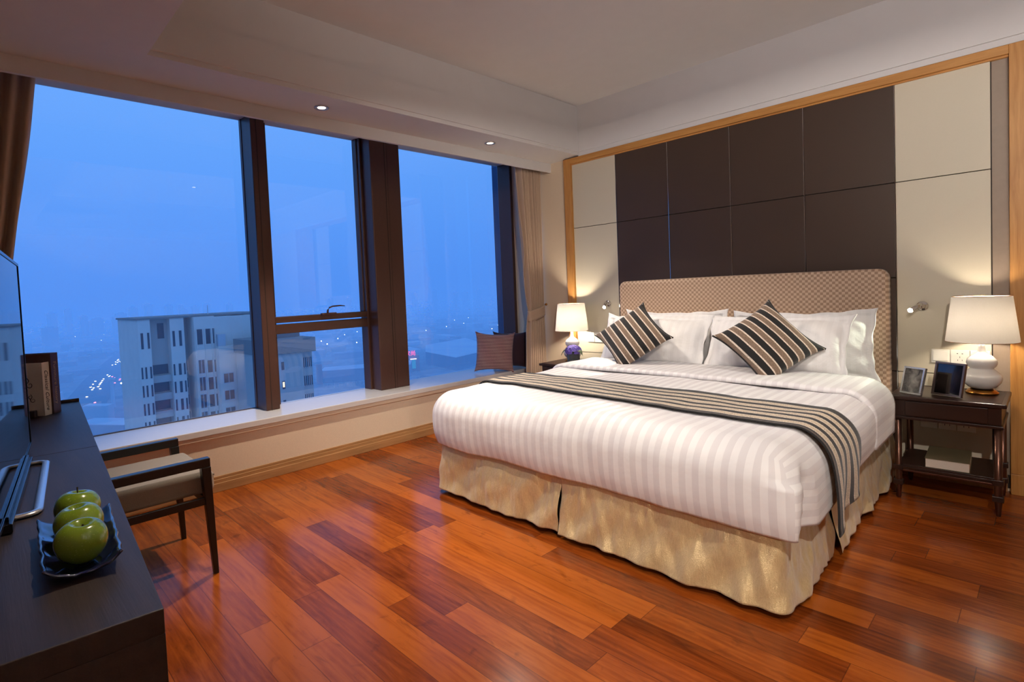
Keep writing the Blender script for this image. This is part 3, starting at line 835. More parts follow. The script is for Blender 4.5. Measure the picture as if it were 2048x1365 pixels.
# flowers
vs = thing('flower_vase', 'short glass vase of purple hydrangea on the left nightstand', 'flower vase', (-.33, -.885, LZ))
vx, vy = -.33, -.885
B().lathe([(.050, 0), (.056, .004), (.058, .03), (.058, .10), (.054, .10), (.054, .012), (.048, .008), (.0, .008)], (vx, vy, LZ), 40, cap=False).obj('vase', M_vase, vs, smooth=True)
b = B()
for k in range(9):
    a = k*.7; b.tube([(vx+.02*math.cos(a*2), vy+.02*math.sin(a*2), LZ+.012), (vx+.035*math.cos(a), vy+.035*math.sin(a), LZ+.12)], .004, 6)
b.obj('stems', simple('flower stem', srgb(70, 96, 40), .6), vs)
b = B()
for k in range(190):
    a = random.uniform(0, 2*PI); zz = random.uniform(-.25, 1); rr = math.sqrt(max(0, 1-max(0, zz)**2)); 
    c = V((vx+.072*rr*math.cos(a), vy+.072*rr*math.sin(a), LZ+.115+.052*zz)); n = V((rr*math.cos(a), rr*math.sin(a), zz*1.1)).normalized()
    e1 = n.orthogonal().normalized(); e2 = n.cross(e1); tw = random.uniform(0, PI)
    for q in range(4):
        aa = tw+q*PI/2; d1 = e1*math.cos(aa)+e2*math.sin(aa); d2 = n.cross(d1)
        ps = [c, c+d1*.008+d2*.006+n*.003, c+d1*.015+n*.004, c+d1*.008-d2*.006+n*.003]
        b.bm.faces.new([b.bm.verts.new(p) for p in ps])
b.obj('blossom', simple('hydrangea petal', srgb(112, 92, 190), .6, 90, .3), vs)
for (dx, dy, s) in ((-.03, -.10, 1.0), (-.07, .06, .8)):
    b = B()
    def lf(u, v, dx=dx, dy=dy, s=s):
        w = math.sin(PI*min(1, u*1.02))*.022*s*(2*v-1); d = V((dx, dy, 0)).normalized(); sd = V((-d.y, d.x, 0))
        return V((vx, vy, LZ+.105))+d*(.035+.10*u*s)+sd*w+V((0, 0, .03*math.sin(PI*u*.8)-.045*u*u+abs(2*v-1)*.006))
    b.grid(lf, 12, 4)
    b.obj('leaf', simple('dark green leaf', srgb(48, 66, 40), .4, 60, .15), vs, smooth=True, solid=.001)

# reading lights
def sconce(yb, zb, tip, label, col, e, target, ang):
    t = thing('reading_light', label, 'wall light', (-.024, yb, zb), 'reading lights either side of the headboard')
    B().lathe([(.030, 0), (.030, .006), (.024, .010), (.012, .014), (.012, .03)], (-.0245, yb, zb), 32, axis=(-1, 0, 0)).obj('wall_plate', M_chrome, t, smooth=True)
    B().ball((-.062, yb, zb), .014, 16, 10).obj('joint', M_chrome, t, smooth=True)
    tip = V(tip); a = V((-.066, yb, zb+.012)); d = (tip-a).normalized()
    B().lathe([(.009, 0), (.0115, .01), (.0115, (tip-a).length)], a, 20, axis=d).obj('arm', M_chrome, t, smooth=True)
    B().lathe([(.0, .0025), (.013, .001), (.013, -.004)], tip, 20, axis=d, cap=False).obj('lens', emis('led '+label[:5], col+(1,), 60), t)
    l = spot('reading_beam', tip+d*.004, target, e, col, ang, .5, .012); adopt(l, t)
    return t
sconce(-1.075, 1.139, (-.150, -1.112, 1.108), 'small chrome reading light glaring on the white panel left of the headboard', (1.0, .86, .66), 24, (-.75, -1.9, .75), 95)
sconce(-3.320, 1.090, (-.150, -3.277, 1.068), 'small chrome reading light on the white panel right of the headboard', (.88, 1.0, .76), 12, (-.50, -2.85, .68), 85)

# sockets and switches
def plate(y0, y1, z0, z1, kind, label):
    t = thing('wall_socket' if kind != 'switch' else 'light_switch', label, 'socket' if kind != 'switch' else 'switch', (-.0245, (y0+y1)/2, z0))
    box('cover_plate', M_plastic, -.033, -.0245, y0, y1, z0, z1, t, bevel=.002)
    cy, cz = (y0+y1)/2, (z0+z1)/2
    if kind == 'switch': box('rocker', M_plastic, -.0375, -.031, y0+.008, y1-.008, z0+.014, z1-.010, t, bevel=.0015)
    elif kind == 'five':
        b = B()
        for dy in (-.011, .011):
            b.box(-.0336, -.032, cy+dy-.003, cy+dy+.003, cz+.018, cz+.022); b.box(-.0336, -.032, cy+dy*.9-.0012, cy+dy*.9+.0012, cz-.024, cz-.016)
        b.box(-.0336, -.032, cy-.0012, cy+.0012, cz-.006, cz+.003); b.obj('holes', M_hole, t)
    elif kind == 'three':
        b = B()
        for dy in (-.011, .011): b.box(-.0336, -.032, cy+dy-.0015, cy+dy+.0015, cz-.016, cz-.006)
        b.box(-.0336, -.032, cy-.0015, cy+.0015, cz+.004, cz+.013); b.obj('holes', M_hole, t)
    elif kind == 'jack': box('jack', M_hole, -.0336, -.032, cy-.006, cy+.006, cz-.008, cz+.008, t)
    return t
plate(-3.446, -3.360, 0.738, 0.822, 'switch', 'white rocker switch left of the right lamp, above the photo frames')
plate(-3.534, -3.448, 0.738, 0.822, 'five', 'white five hole socket just left of the right lamp body')
plate(-3.622, -3.536, 0.738, 0.822, 'five', 'white socket directly behind the right lamp body')
plate(-.918, -.842, .772, .866, 'five', 'white five hole socket beside the left lamp')
plate(-1.000, -.922, .772, .866, 'jack', 'white telephone socket plate between the left lamp and the pillow')
plate(-3.386, -3.304, 0.328, 0.410, 'blank', 'blank white plate below the right nightstand drawer, leftmost of three')
plate(-3.472, -3.390, 0.328, 0.410, 'three', 'white three pin socket below the right nightstand drawer, middle of three')
plate(-3.558, -3.476, 0.328, 0.410, 'three', 'white three pin socket below the right nightstand drawer, rightmost of three')

# ================================================================== CURTAINS
def curtain(xa_top, xb_top, xa_tie, xb_tie, xa_bot, xb_bot, ztie, zt, zb, yc, seed, label, tiename, mirror=1):
    t = thing('curtain', label, 'curtain', ((xa_top+xb_top)/2, yc, zb), 'tied back curtains')
    nf = 9
    def edges(z):
        if z >= ztie:
            k = (z-ztie)/(zt-ztie); k = k**.85; return xa_tie+(xa_top-xa_tie)*k, xb_tie+(xb_top-xb_tie)*k
        k = ((ztie-z)/(ztie-zb))**.6; return xa_tie+(xa_bot-xa_tie)*k, xb_tie+(xb_bot-xb_tie)*k
    def fn(u, v):
        z = zt+(zb-zt)*v; a, c = edges(z); s = u+.02*ns(u*3, z*2, seed)
        x = a+(c-a)*s
        amp = .030+.014*ns(u*4, z*1.2, seed+2)
        if z < ztie: amp *= .9
        sn = math.sin(s*nf*2*PI+.5*ns(z*1.5, 0, seed)*2+1.2*ns(s*5, z*.6, seed+9)); y = yc+amp*math.copysign(abs(sn)**.7, sn)+.02*ns(u*2.5, z*.9, seed+5)
        tz = math.exp(-((z-ztie)/.09)**2); y = yc+(y-yc)*(1-.45*tz)
        return V((x, y, z))
    B().grid(fn, 170, 70).obj('drape', M_curtain, t, smooth=True, solid=.003)
    def tb(u, v):
        a = u*2*PI; xm, wd = (xa_tie+xb_tie)/2, (xb_tie-xa_tie)/2+.008
        return V((xm+wd*math.cos(a), yc+.045*math.sin(a), ztie-.075+.11*v+.03*mirror*math.cos(a)))
    B().grid(tb, 40, 6).obj('tieback', M_curtain, t, smooth=True, solid=.006)
    hx = xb_tie+.02 if mirror > 0 else xa_tie-.02
    B().ball((hx, yc-.02, ztie+.06), .013, 12, 8).obj('hook', M_brass, t, smooth=True)
    return t
curtain(-.385, -.018, -.265, -.03, -.34, -.025, 1.08, 2.735, .012, -.31, 3, 'taupe curtain tied back beside the headboard panelling, right end of the window', 1)
# pale inner face that shows along the leading edge
lin = bpy.data.objects[-1] if False else None
curtain(-4.72, -4.06, -4.72, -4.33, -4.72, -4.31, 1.1, 2.735, .80, -.24, 8, 'taupe curtain tied back at the left end of the window, behind the television', 1, -1)

# ================================================================== DESK, CABINET
P0 = V((-3.980, -.06, 0)); P1 = V((-4.192, -2.822, 0)); dd = (P1-P0).normalized(); nn_ = V((-dd.y, dd.x, 0)); nn_ = nn_ if nn_.x > 0 else -nn_
# local frame: x = towards the wall (depth), y = along the front edge away from the window
DM = frame_mtx(P0, -nn_, dd, V((0, 0, 1)))
DT = .77
LEN = (P1-P0).length; SPL = 1.323; DEP = .54
desk = thing('desk', 'black oak desk under the window end of the television wall, stool tucked below', 'desk', P0+dd*.6-nn_*.3)
B().box(0, DEP, .003, SPL-.0015, DT-.045, DT, DM).obj('tabletop', M_black, desk, bevel=.002)
B().box(.02, DEP, .01, .05, 0, DT-.045, DM).obj('side_panel', M_black, desk, bevel=.002)
B().box(.50, DEP, .05, SPL-.01, .25, DT-.045, DM).obj('back_panel', M_black, desk)
b = B(); b.box(.0, DEP*.9, .003, .012, DT, DT+.018, DM); b.obj('end_lip', M_black, desk, bevel=.002)
cab = thing('cabinet', 'long black oak cabinet nearest the camera carrying the television and the apples', 'cabinet', P0+dd*2.1-nn_*.3)
B().box(0, DEP, SPL+.0015, LEN, DT-.045, DT, DM).obj('top', M_black, cab, bevel=.002)
B().box(.03, DEP, SPL+.01, LEN-.012, .06, DT-.045, DM).obj('body', M_black, cab, bevel=.002)
B().box(.06, DEP-.02, SPL+.03, LEN-.03, 0, .06, DM).obj('plinth', M_black, cab)
B().box(0, DEP, LEN-.012, LEN, 0, DT-.045, DM).obj('end_panel', M_black, cab, bevel=.001)
for k in range(3):
    a = SPL+.015+k*.478; c = a+.468
    d_ = B().box(.010, .03, a, c, .07, DT-.055, DM).obj('door', M_black, cab, bevel=.002)
    B().box(-.004, .010, a+.03, a+.045, .36, .50, DM).obj('handle', M_silver, d_, bevel=.002)

# stool --------------------------------------------------------------
st = thing('stool', 'black framed low armed stool with oatmeal woven seat, tucked under the desk', 'stool', (-3.85, -.86, 0))
SX0, SX1, SY0, SY1 = -4.13, -3.612, -1.165, -.59
def leg(px, py, dx, dy):
    b = B(); w0, w1, zt = .021, .012, .525
    vs0 = [(px-w0, py-w0, zt), (px+w0, py-w0, zt), (px+w0, py+w0, zt), (px-w0, py+w0, zt)]
    vs1 = [(px-w1+dx, py-w1+dy, 0), (px+w1+dx, py-w1+dy, 0), (px+w1+dx, py+w1+dy, 0), (px-w1+dx, py+w1+dy, 0)]
    A = [b.bm.verts.new(v) for v in vs0]; C = [b.bm.verts.new(v) for v in vs1]
    b.bm.faces.new(A); b.bm.faces.new(list(reversed(C)))
    for i in range(4): b.bm.faces.new((A[i], C[i], C[(i+1) % 4], A[(i+1) % 4]))
    return b.obj('leg', M_blackchair, st, bevel=.003)
leg(SX1-.02, SY0+.02, .02, -.0); leg(SX1-.02, SY1-.02, .02, .0); leg(SX0+.02, SY0+.02, -.02, 0); leg(SX0+.02, SY1-.02, -.02, 0)
for yy in (SY0+.02, SY1-.02):
    b = B(); b.box(SX0, SX1, yy-.019, yy+.019, .525, .567); b.obj('armrest', M_blackchair, st, bevel=.003)
b = B()
for yy in (SY0+.02, SY1-.02): b.box(SX0+.02, SX1-.03, yy-.011, yy+.011, .345, .38)
b.box(SX1-.032, SX1-.01, SY0+.03, SY1-.03, .345, .38); b.box(SX0+.01, SX0+.032, SY0+.03, SY1-.03, .345, .38)
b.obj('seat_rail', M_blackchair, st, bevel=.002)
def seat():
    b = B(); b.box(SX0-.02, SX1+.03, SY0+.046, SY1-.046, .385, .492)
    o = b.obj('seat', M_seat, st, smooth=True, bevel=.028, segs=5)
    return o
seat()
B().tube([(SX1+.028, SY0+.055, .468), (SX1+.028, SY1-.055, .468)], .004, 8).obj('welt', M_seat, st, smooth=True)

# television ---------------------------------------------------------
tv = thing('television', 'flat black television seen nearly edge on at the left of the photo', 'television', (-4.28, -1.85, DT))
T0 = V((-4.275, -1.25, .795)); ta = V((-.118, -1.0, 0)).normalized(); tn = V((-ta.y, ta.x, 0)); tn = tn if tn.x > 0 else -tn
TM = frame_mtx(T0, -tn, ta, V((0, 0, 1)))
TW, TH = 1.20, .685
B().box(.0, .028, 0, TW, 0, TH, TM).obj('casing', M_bezel, tv, bevel=.002)
B().box(-.0015, .0, .010, TW-.010, .014, TH-.010, TM).obj('screen', M_gloss, tv)
b = B(); b.box(-.004, .004, 0, .010, 0, TH, TM); b.box(-.004, .004, TW-.01, TW, 0, TH, TM); b.box(-.004, .03, 0, TW, TH-.008, TH+.002, TM); b.box(-.004, .004, 0, TW, 0, .012, TM); b.obj('bezel', M_bezel, tv, bevel=.001)
b = B(); b.box(-.018, .045, .22, .95, -.022, .0, TM); b.box(-.010, .036, .24, .93, 0, .012, TM); b.obj('stand_beam', M_bezel, tv, bevel=.002)
def tl(x, y, z=DT+.007): q = TM @ V((x, y, 0)); q.z = z; return q
cor = [(-.056, .25), (-.060, .84), (.20, .86), (.20, .23)]
loop = []
for i, (x, y) in enumerate(cor):
    a = V(cor[i-1]); c = V((x, y)); d = V(cor[(i+1) % 4]); r_ = .03
    s0 = c+(a-c).normalized()*r_; s1 = c+(d-c).normalized()*r_
    for k in range(7):
        t_ = k/6; q = s0*(1-t_)**2+c*2*t_*(1-t_)+s1*t_*t_; loop.append(tl(q.x, q.y))
B().tube(loop, .0115, 10, closed=True, flat=.55).obj('stand_loop', M_silver, tv, smooth=True)

# books --------------------------------------------------------------
def book(c, ang, w, t_, h, cov, pages, label, spine_txt, tsize, tmat, name='book', shear=0, orn=False):
    """c: corner where front cover and spine meet, cover faces camera, spine to its right"""
    root = thing(name, label, 'book', (c[0], c[1], DT), 'books standing on the desk')
    cx_ = V((math.cos(ang), math.sin(ang), 0))       # along cover toward the spine
    sp = V((-math.sin(ang), math.cos(ang), 0))       # thickness direction, away from the camera
    m = frame_mtx(V((c[0], c[1], DT+.001)), cx_, sp, V((0, 0, 1)))
    b = B(); b.box(-w, 0, 0, .003, 0, h, m); b.box(-w, 0, t_-.003, t_, 0, h, m); b.box(-.003, 0.0, 0, t_, 0, h, m); b.obj('cover', cov, root, bevel=.001)
    B().box(-w+.004, -.003, .003, t_-.003, .004, h-.004, m).obj('pages', pages, root)
    # text on the spine reads downwards
    tm = m @ frame_mtx(V((.0006, t_*.32, h*.86)), V((0, 0, -1)), V((0, 1, 0)), V((1, 0, 0)))
    text('title', spine_txt, tsize, tm, tmat, root, shear)
    if orn:
        for zc, s in ((h*.62, 1.0), (h*.33, .8)):
            b = B()
            for (ox, oz, r0, turns, ph, dr) in ((-.105, 0, .026, 1.1, 0, 1), (-.075, .012, .016, 1.2, 1.2, -1), (-.055, -.008, .018, 1.1, 2.6, 1), (-.125, -.012, .014, 1.2, 4, -1)):
                pts = [m @ V((ox*s-.01+(r0*s*(1-k/26*.8))*math.cos(ph+dr*turns*2*PI*k/26), -.0008, zc+oz*s+(r0*s*(1-k/26*.8))*math.sin(ph+dr*turns*2*PI*k/26))) for k in range(26)]
                b.tube(pts, [.0022*s*(1-.5*k/26) for k in range(26)], 5)
            b.obj('ornament', M_hole, root)
    return root
M_pages = simple('book page block', srgb(206, 194, 176), .8, 300, .08)
M_cream = simple('cream book jacket', srgb(226, 219, 206), .45, 40, .03)
M_brownbk = simple('brown book jacket', srgb(74, 46, 40), .3, 60, .08)
M_gold = simple('gold lettering', srgb(176, 140, 92), .4, 10, .02, Metallic=.3)
A_ = -.55
book((-4.168, -.444), -.75, .175, .050, .270, M_cream, M_pages, 'cream book with black scroll ornaments standing in front on the desk', 'Classical Culture', .030, M_hole, shear=.35, orn=True)
book((-4.128, -.415), -.62, .225, .060, .312, M_brownbk, M_pages, 'taller brown book standing behind the cream book on the desk', 'Furniture history', .032, M_gold)
be = box('bookend', simple('dark bookend', srgb(44, 30, 26), .4), -.03, .03, -.012, .012, 0, .035, bevel=.003)
be.matrix_world = Matrix.Translation((-4.228, -.44, DT+.001)) @ Matrix.Rotation(-.55, 4, 'Z')
tag(be, 'small dark brown bookend block in front of the cream book', 'bookend')

# dish and apples -----------------------------------------------------
dc = V((-4.266, -2.435, DT)); da = V((.07, 1.0, 0)).normalized(); ds = V((1, -.07, 0)).normalized()
dish_root = thing('dish', 'long dark blue glazed tray holding three green apples on the cabinet', 'dish', dc)
def dishf(side):
    def fn(u, v):
        a, c = 2*u-1, 2*v-1
        L_, W_ = .165, .068
        z = .010+.024*abs(c)**3+.006*abs(a)**4+.004*ns(a*3, c*3, 2)
        ww = W_*(1+.06*a)+.004*ns(a*4, 0, 5); p = dc+da*(a*L_+.006*ns(c*4, 1, 1))+ds*(c*ww)
        p.z = DT+z+(0 if side else -.006)
        if not side: p.z = max(DT+.001, p.z)
        return p
    return fn
b = B(); b.grid(dishf(1), 40, 24); b.obj('tray', simple('dark blue glaze', srgb(24, 30, 60), .12, 30, .3, **{'Coat Weight': .6}), dish_root, smooth=True, solid=.005)
B().box(-.05, .05, -.02, .02, 0, .008, frame_mtx(dc, da, ds, V((0, 0, 1)))).obj('foot', M_blackchair, dish_root)
M_apple = NT('green apple skin'); co_ = M_apple.coord(); n1 = M_apple.noise(co_, 14, 3, dist=.4); n2 = M_apple.noise(co_, 420, 1)
cc_ = M_apple.mix(n1, srgb(80, 104, 20), srgb(132, 156, 42)); cc_ = M_apple.mix(M_apple.math('MULTIPLY', M_apple.math('GREATER_THAN', n2, .70), .5), cc_, srgb(170, 184, 90))
M_apple.bsdf(cc_, .18, **{'Coat Weight': .4, 'Subsurface Weight': .05}); M_apple = M_apple.m
def apple(x, y, label, tilt, rz, long_=False):
    t = thing('apple', label, 'apple', (x, y, DT+.012), 'green apples in the tray')
    prof = []
    R_ = .0465
    for k in range(29):
        a = -PI/2+PI*k/28
        r_ = R_*math.cos(a)**.82*(1+.06*math.sin(a)); z_ = R_*.93*math.sin(a)
        dip = .017*math.exp(-(max(0, r_)/.012)**2)
        z_ = z_-dip if a > 0 else z_+dip*.5
        prof.append((max(r_, .0004), z_))
    b = B().lathe(prof, (0, 0, 0), 40)
    for v in b.bm.verts: v.co.x *= 1+.03*math.sin(3*math.atan2(v.co.y, v.co.x)); 
    b.bm.transform(Matrix.Translation((x, y, DT+.012+.046)) @ Matrix.Rotation(rz, 4, 'Z') @ Matrix.Rotation(tilt, 4, 'X'))
    b.obj('flesh', M_apple, t, smooth=True)
    b = B(); b.tube([(0, 0, .020), (.001, .001, .028), (.003, .002, .034 if not long_ else .050)], [.0016, .0014, .002], 6)
    b.bm.transform(Matrix.Translation((x, y, DT+.012+.046)) @ Matrix.Rotation(rz, 4, 'Z') @ Matrix.Rotation(tilt, 4, 'X'))
    b.obj('stem', simple('apple stem', srgb(60, 42, 20), .7), t)
    return t
apple(-4.272, -2.538, 'green apple nearest the camera in the tray', .12, .3)
apple(-4.263, -2.425, 'green apple in the middle of the row in the tray', -.1, 1.3)
apple(-4.252, -2.312, 'green apple farthest from the camera in the tray, stem showing', .15, 2.2, True)

# ================================================================== CITY OUTSIDE
GZ = -85
tcity = NT('hazy city ground'); co_ = tcity.coord()
vr = tcity.n('ShaderNodeTexVoronoi'); tcity.l(tcity.mapping(co_, (1, 1, 1)), vr.inputs['Vector']); vr.inputs['Scale'].default_value = .022
n1 = tcity.noise(co_, .006, 4); n2 = tcity.noise(co_, .08, 3)
cc = tcity.mix(n1, (.03, .05, .04, 1), (.35, .35, .36, 1)); cc = tcity.mix(.45, cc, vr.outputs['Color']); 
hs = tcity.n('ShaderNodeHueSaturation'); hs.inputs['Saturation'].default_value = .08; hs.inputs['Value'].default_value = .6; tcity.l(cc, hs.inputs['Color'])
tcity.bsdf(tcity.mix(tcity.math('MULTIPLY', n2, .8), hs.outputs[0], (.02, .03, .03, 1)), .9)
struct(box('ground', tcity.m, -3000, 9000, 20, 12000, GZ-1, GZ))
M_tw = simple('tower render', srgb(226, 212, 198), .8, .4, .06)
M_tw2 = simple('tower render shade', srgb(190, 178, 168), .8, .4, .06)  # darker copy: shade of recessed bays put into the colour; also grey blocks
M_band = simple('floor band', srgb(130, 122, 116), .8)
M_win = simple('dark window', srgb(36, 44, 56), .15, 3, .2)
M_winframe = simple('white window frame', srgb(190, 192, 196), .5)
def tower1():
    t = thing('apartment_tower', 'tall pale apartment tower with stepped facade seen through the left window pane', 'building', (24, 100, GZ))
    zr_ = -.8
    segs = [(14.07, 15.84, 96, 0), (15.84, 18.78, 98.0, 1), (18.78, 20.95, 96, 0), (20.95, 22.25, 99.5, 1), (22.25, 25.6, 95, 0), (25.6, 28.4, 93.6, 0), (28.4, 31.0, 95, 0), (31.0, 35.5, 93.6, 0)]
    roofs = [-.8, -.75, -.8, -.6, -.85, -6.2, -1.0, -6.2]
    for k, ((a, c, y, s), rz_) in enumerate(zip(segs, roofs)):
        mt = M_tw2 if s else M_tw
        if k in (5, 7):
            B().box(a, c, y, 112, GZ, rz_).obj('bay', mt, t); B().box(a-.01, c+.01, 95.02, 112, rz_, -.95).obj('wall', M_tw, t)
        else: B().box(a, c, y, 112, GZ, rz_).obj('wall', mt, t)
    b = B(); b.box(13.8, 35.6, 95.8, 112, -.85, -.55); b.obj('roof_edge', M_band, t)
    B().box(24.9, 25.0, 96, 96.1, -.6, 1.1).obj('lightning_rod', M_winframe, t)
    B().box(25.75, 26.95, 93.9, 95, -6.2, -4.1).obj('water_tank', M_winframe, t)
    fl = [-3.0-3.0*i for i in range(8)]
    nwin = 0
    def win(x0, x1, y, z0, z1, frame=False):
        w = B().box(x0, x1, y-.06, y+.3, z0, z1).obj('window', M_win, t)
        if frame:
            b = B(); b.box(x0-.08, x1+.08, y-.12, y, z0-.10, z0); b.box(x0-.08, x1+.08, y-.12, y, z1, z1+.1); b.box((x0+x1)/2-.05, (x0+x1)/2+.05, y-.1, y, z0, z1); b.box(x0-.08, x0, y-.1, y, z0, z1); b.box(x1, x1+.08, y-.1, y, z0, z1)
            b.obj('frame', M_winframe, w)
    for i, z in enumerate(fl):
        h = 1.7
        if i == 0:
            for a, c in ((14.4, 14.75), (15.35, 15.65), (19.1, 19.45), (20.1, 20.5), (22.6, 23.5), (24.05, 24.8), (25.1, 25.4)): win(a, c, 96 if a < 21 else 95, -5.6, -3.0)
            win(17.3, 18.3, 98, -4.2, -1.6); continue
        zt = z-2.6; h = 1.9
        for a, c in ((14.2, 14.42), (14.75, 15.0), (15.45, 15.7), (18.95, 19.2), (19.75, 20.15), (20.55, 20.8)): win(a, c, 96, zt-h, zt)
        win(16.0, 18.6, 98, zt-1.6, zt)
        b = B(); b.box(15.9, 18.75, 96.9, 98, zt-2.9, zt-1.75); b.obj('balcony', M_tw2, t)
        win(21.2, 22.0, 99.5, zt-1.7, zt)
        win(22.6, 23.55, 95, zt-2.0, zt+.3, True); win(24.1, 24.85, 95, zt-2.0, zt+.1); win(25.15, 25.4, 95, zt-2.0, zt+.1)
        if i >= 2:
            win(26.2, 27.8, 93.6, zt-1.0, zt+.6, True); win(31.6, 33.4, 93.6, zt-1.0, zt+.8, True)
        b = B(); b.box(28.4, 31.0, 94.95, 95, zt-2.6, zt-2.5); b.obj('joint_line', M_band, t)
    for x in (22.4, 23.8, 24.95, 25.5): B().box(x, x+.16, 94.7, 95, -28, -3).obj('pilaster', M_tw, t)
    return t
tower1()
def tower2():
    t = thing('apartment_tower', 'lower grey apartment block with dark roof edge seen below the window transom', 'building', (33, 86, GZ))
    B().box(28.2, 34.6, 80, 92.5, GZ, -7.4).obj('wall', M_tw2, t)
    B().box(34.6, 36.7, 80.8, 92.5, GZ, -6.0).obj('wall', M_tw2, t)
    B().box(28.0, 36.9, 79.7, 92.8, -7.4, -5.0).obj('parapet', M_band, t)
    B().box(31.2, 36.2, 84, 92, -5.0, -3.9).obj('roof_house', M_band, t)
    for i in range(6):
        z = -8.6-3.1*i
        w = B().box(30.9, 31.35, 79.93, 80.1, z-1.3, z).obj('window', M_win, t)
        if i == 1: B().box(30.95, 31.25, 79.9, 79.95, z-1.0, z-.15).obj('lit_room', emis('lit window', (1, .85, .6, 1), 1.6), w)
        B().box(34.9, 36.5, 80.7, 80.9, z-1.4, z+.2).obj('window', M_win, t)
        b = B()
        for q in range(6): b.box(34.85+q*.33, 34.93+q*.33, 80.55, 80.7, z-1.5, z+.2)
        b.obj('balcony_grille', M_winframe, t)
    return t
tower2()
def bld(name, label, mat, quads, z1, cat='building', roofmat=None, grp=None):
    """quads: plan footprint polygon"""
    cx_ = sum(q[0] for q in quads)/len(quads); cy_ = sum(q[1] for q in quads)/len(quads)
    t = thing(name, label, cat, (cx_, cy_, GZ), grp)
    b = B(); lo = [b.bm.verts.new((x, y, GZ)) for x, y in quads]; hi = [b.bm.verts.new((x, y, z1)) for x, y in quads]
    n = len(quads)
    for i in range(n): b.bm.faces.new((lo[i], lo[(i+1) % n], hi[(i+1) % n], hi[i]))
    b.bm.faces.new(hi); b.obj('wall', mat, t)
    b = B(); lo = [b.bm.verts.new((x, y, z1+.02)) for x, y in quads]; hi = [b.bm.verts.new((x, y, z1+.5)) for x, y in quads]
    for i in range(n): b.bm.faces.new((lo[i], lo[(i+1) % n], hi[(i+1) % n], hi[i]))
    b.bm.faces.new(hi); b.obj('roof', roofmat or mat, t)
    return t
M_hallw = simple('dark hall wall', srgb(70, 84, 110), .8, .05, .1); M_roof = simple('pale flat roof', srgb(196, 200, 206), .8, .02, .15)
M_brick = simple('reddish cladding', srgb(190, 110, 90), .8, .1, .1); M_midw = simple('grey cladding', srgb(130, 130, 140), .8, .1, .1)
bld('market_hall', 'large low hall with broad flat pale roof outside the rightmost pane', M_hallw, [(383, 443), (480, 470), (560, 620), (457, 590), (403, 522)], -70.5, roofmat=M_roof)
hs_ = bld('shop_entrance', 'reddish shop entrance block with glowing red sign and teal glass', M_brick, [(345, 489), (361.5, 480.5), (372, 500), (356, 509)], -68.0)
d1 = V((361.5-345, 480.5-489, 0)).normalized(); 
sg = text('sign_letters', '欧尚', 6.3, frame_mtx(V((346.4, 487.6, -66.6)), d1, V((0, 0, 1)), V((d1.y, -d1.x, 0))), emis('red sign glow', (1, .05, .12, 1), 3.5), hs_, extr=.2)
m_ = frame_mtx(V((345, 489, 0)), d1, V((d1.y, -d1.x, 0))*-1, V((0, 0, 1)))
B().box(3.5, 14, -.5, 0, -82, -72, m_).obj('glass_front', emis('teal shop glass', (.05, .5, .7, 1), .55), hs_)
B().box(8, 15, -1.0, -.5, -71.5, -70.8, m_).obj('light_strip', emis('white strip', (1, 1, 1, 1), 4), hs_)
bld('warehouse', 'long ribbed warehouse with pale flat roof behind a fence in the lower middle pane', M_midw, [(249, 500), (330, 455), (352, 482), (266, 523)], -72.6, roofmat=M_roof)
bld('brick_block', 'tall narrow purplish block standing at the end of the warehouse', M_brick, [(243.2, 497.6), (248.3, 494.9), (248.3, 499), (245, 501)], -65.4)
bld('white_office', 'small white fronted office at the roadside, beyond the desk corner', M_roof, [(47, 489), (60, 473), (66, 480), (53, 497)], -72.0)
bld('low_block', 'flat roofed blue lit block below the office, just above the sill', M_midw, [(36, 440), (60, 408), (74, 420), (50, 452)], -76, roofmat=M_roof)
po = B().lathe([(1.6, 0), (1.2, 24), (2.6, 24.3), (2.6, 26), (.3, 26.2)], (81.5, 545, GZ), 12).obj('mast', M_roof); tag(po, 'slim white mast rising beside the avenue in the left pane', 'mast')
fe = B()
for k in range(28):
    x, y = 243+k*3.0, 492-k*1.72; fe.box(x-.12, x+.12, y-20.1, y-19.9, GZ, GZ+4.0)
fe.box(0, 96, -.1, .1, 3.7, 4.1, Matrix.Translation((243, 472, GZ)) @ Matrix.Rotation(math.atan2(-1.72, 3.0), 4, 'Z'))
tag(fe.obj('fence', M_winframe), 'long pale fence running before the warehouse', 'fence')

# distant towers: individuals copied from prototypes
def proto_tower(w, d, h, mat):
    b = B(); b.box(-w/2, w/2, -d/2, d/2, 0, h); b.box(-w/6, w/6, -d/2-1.5, d/2, 0, h*.98); b.box(-w/4, w/4, -d/4, d/4, h, h+4)
    me_o = b.obj('distant_tower', mat); return me_o
rnd = random.Random(3)
sky = []
protos = [proto_tower(w, d, h, m) for w, d, h, m in ((26, 18, 84, M_tw2), (20, 20, 76, M_tw2), (34, 16, 66, M_band), (24, 16, 92, M_tw2))]
pos = [(162, 2200, 0, 78), (215, 2300, 1, 88), (236, 2100, 1, 64), (385, 2150, 0, 82), (402, 2250, 3, 86), (440, 2200, 1, 92), (462, 2300, 0, 94), (508, 2200, 3, 88), (538, 2350, 1, 84), (560, 2200, 0, 70), (600, 2400, 1, 86), (330, 2100, 2, 58), (300, 2300, 2, 52), (275, 2200, 2, 46), (356, 2200, 2, 66), (640, 2350, 0, 80), (700, 2400, 3, 86), (760, 2300, 1, 82), (118, 1700, 2, 44),
       (1650, 2200, 0, 96), (1740, 2150, 1, 104), (1560, 2300, 3, 90), (1840, 2100, 1, 92), (1480, 2250, 0, 98), (2000, 2200, 2, 88), (1380, 2400, 3, 86), (1250, 2350, 1, 84), (2150, 2250, 3, 100)]
first = set()
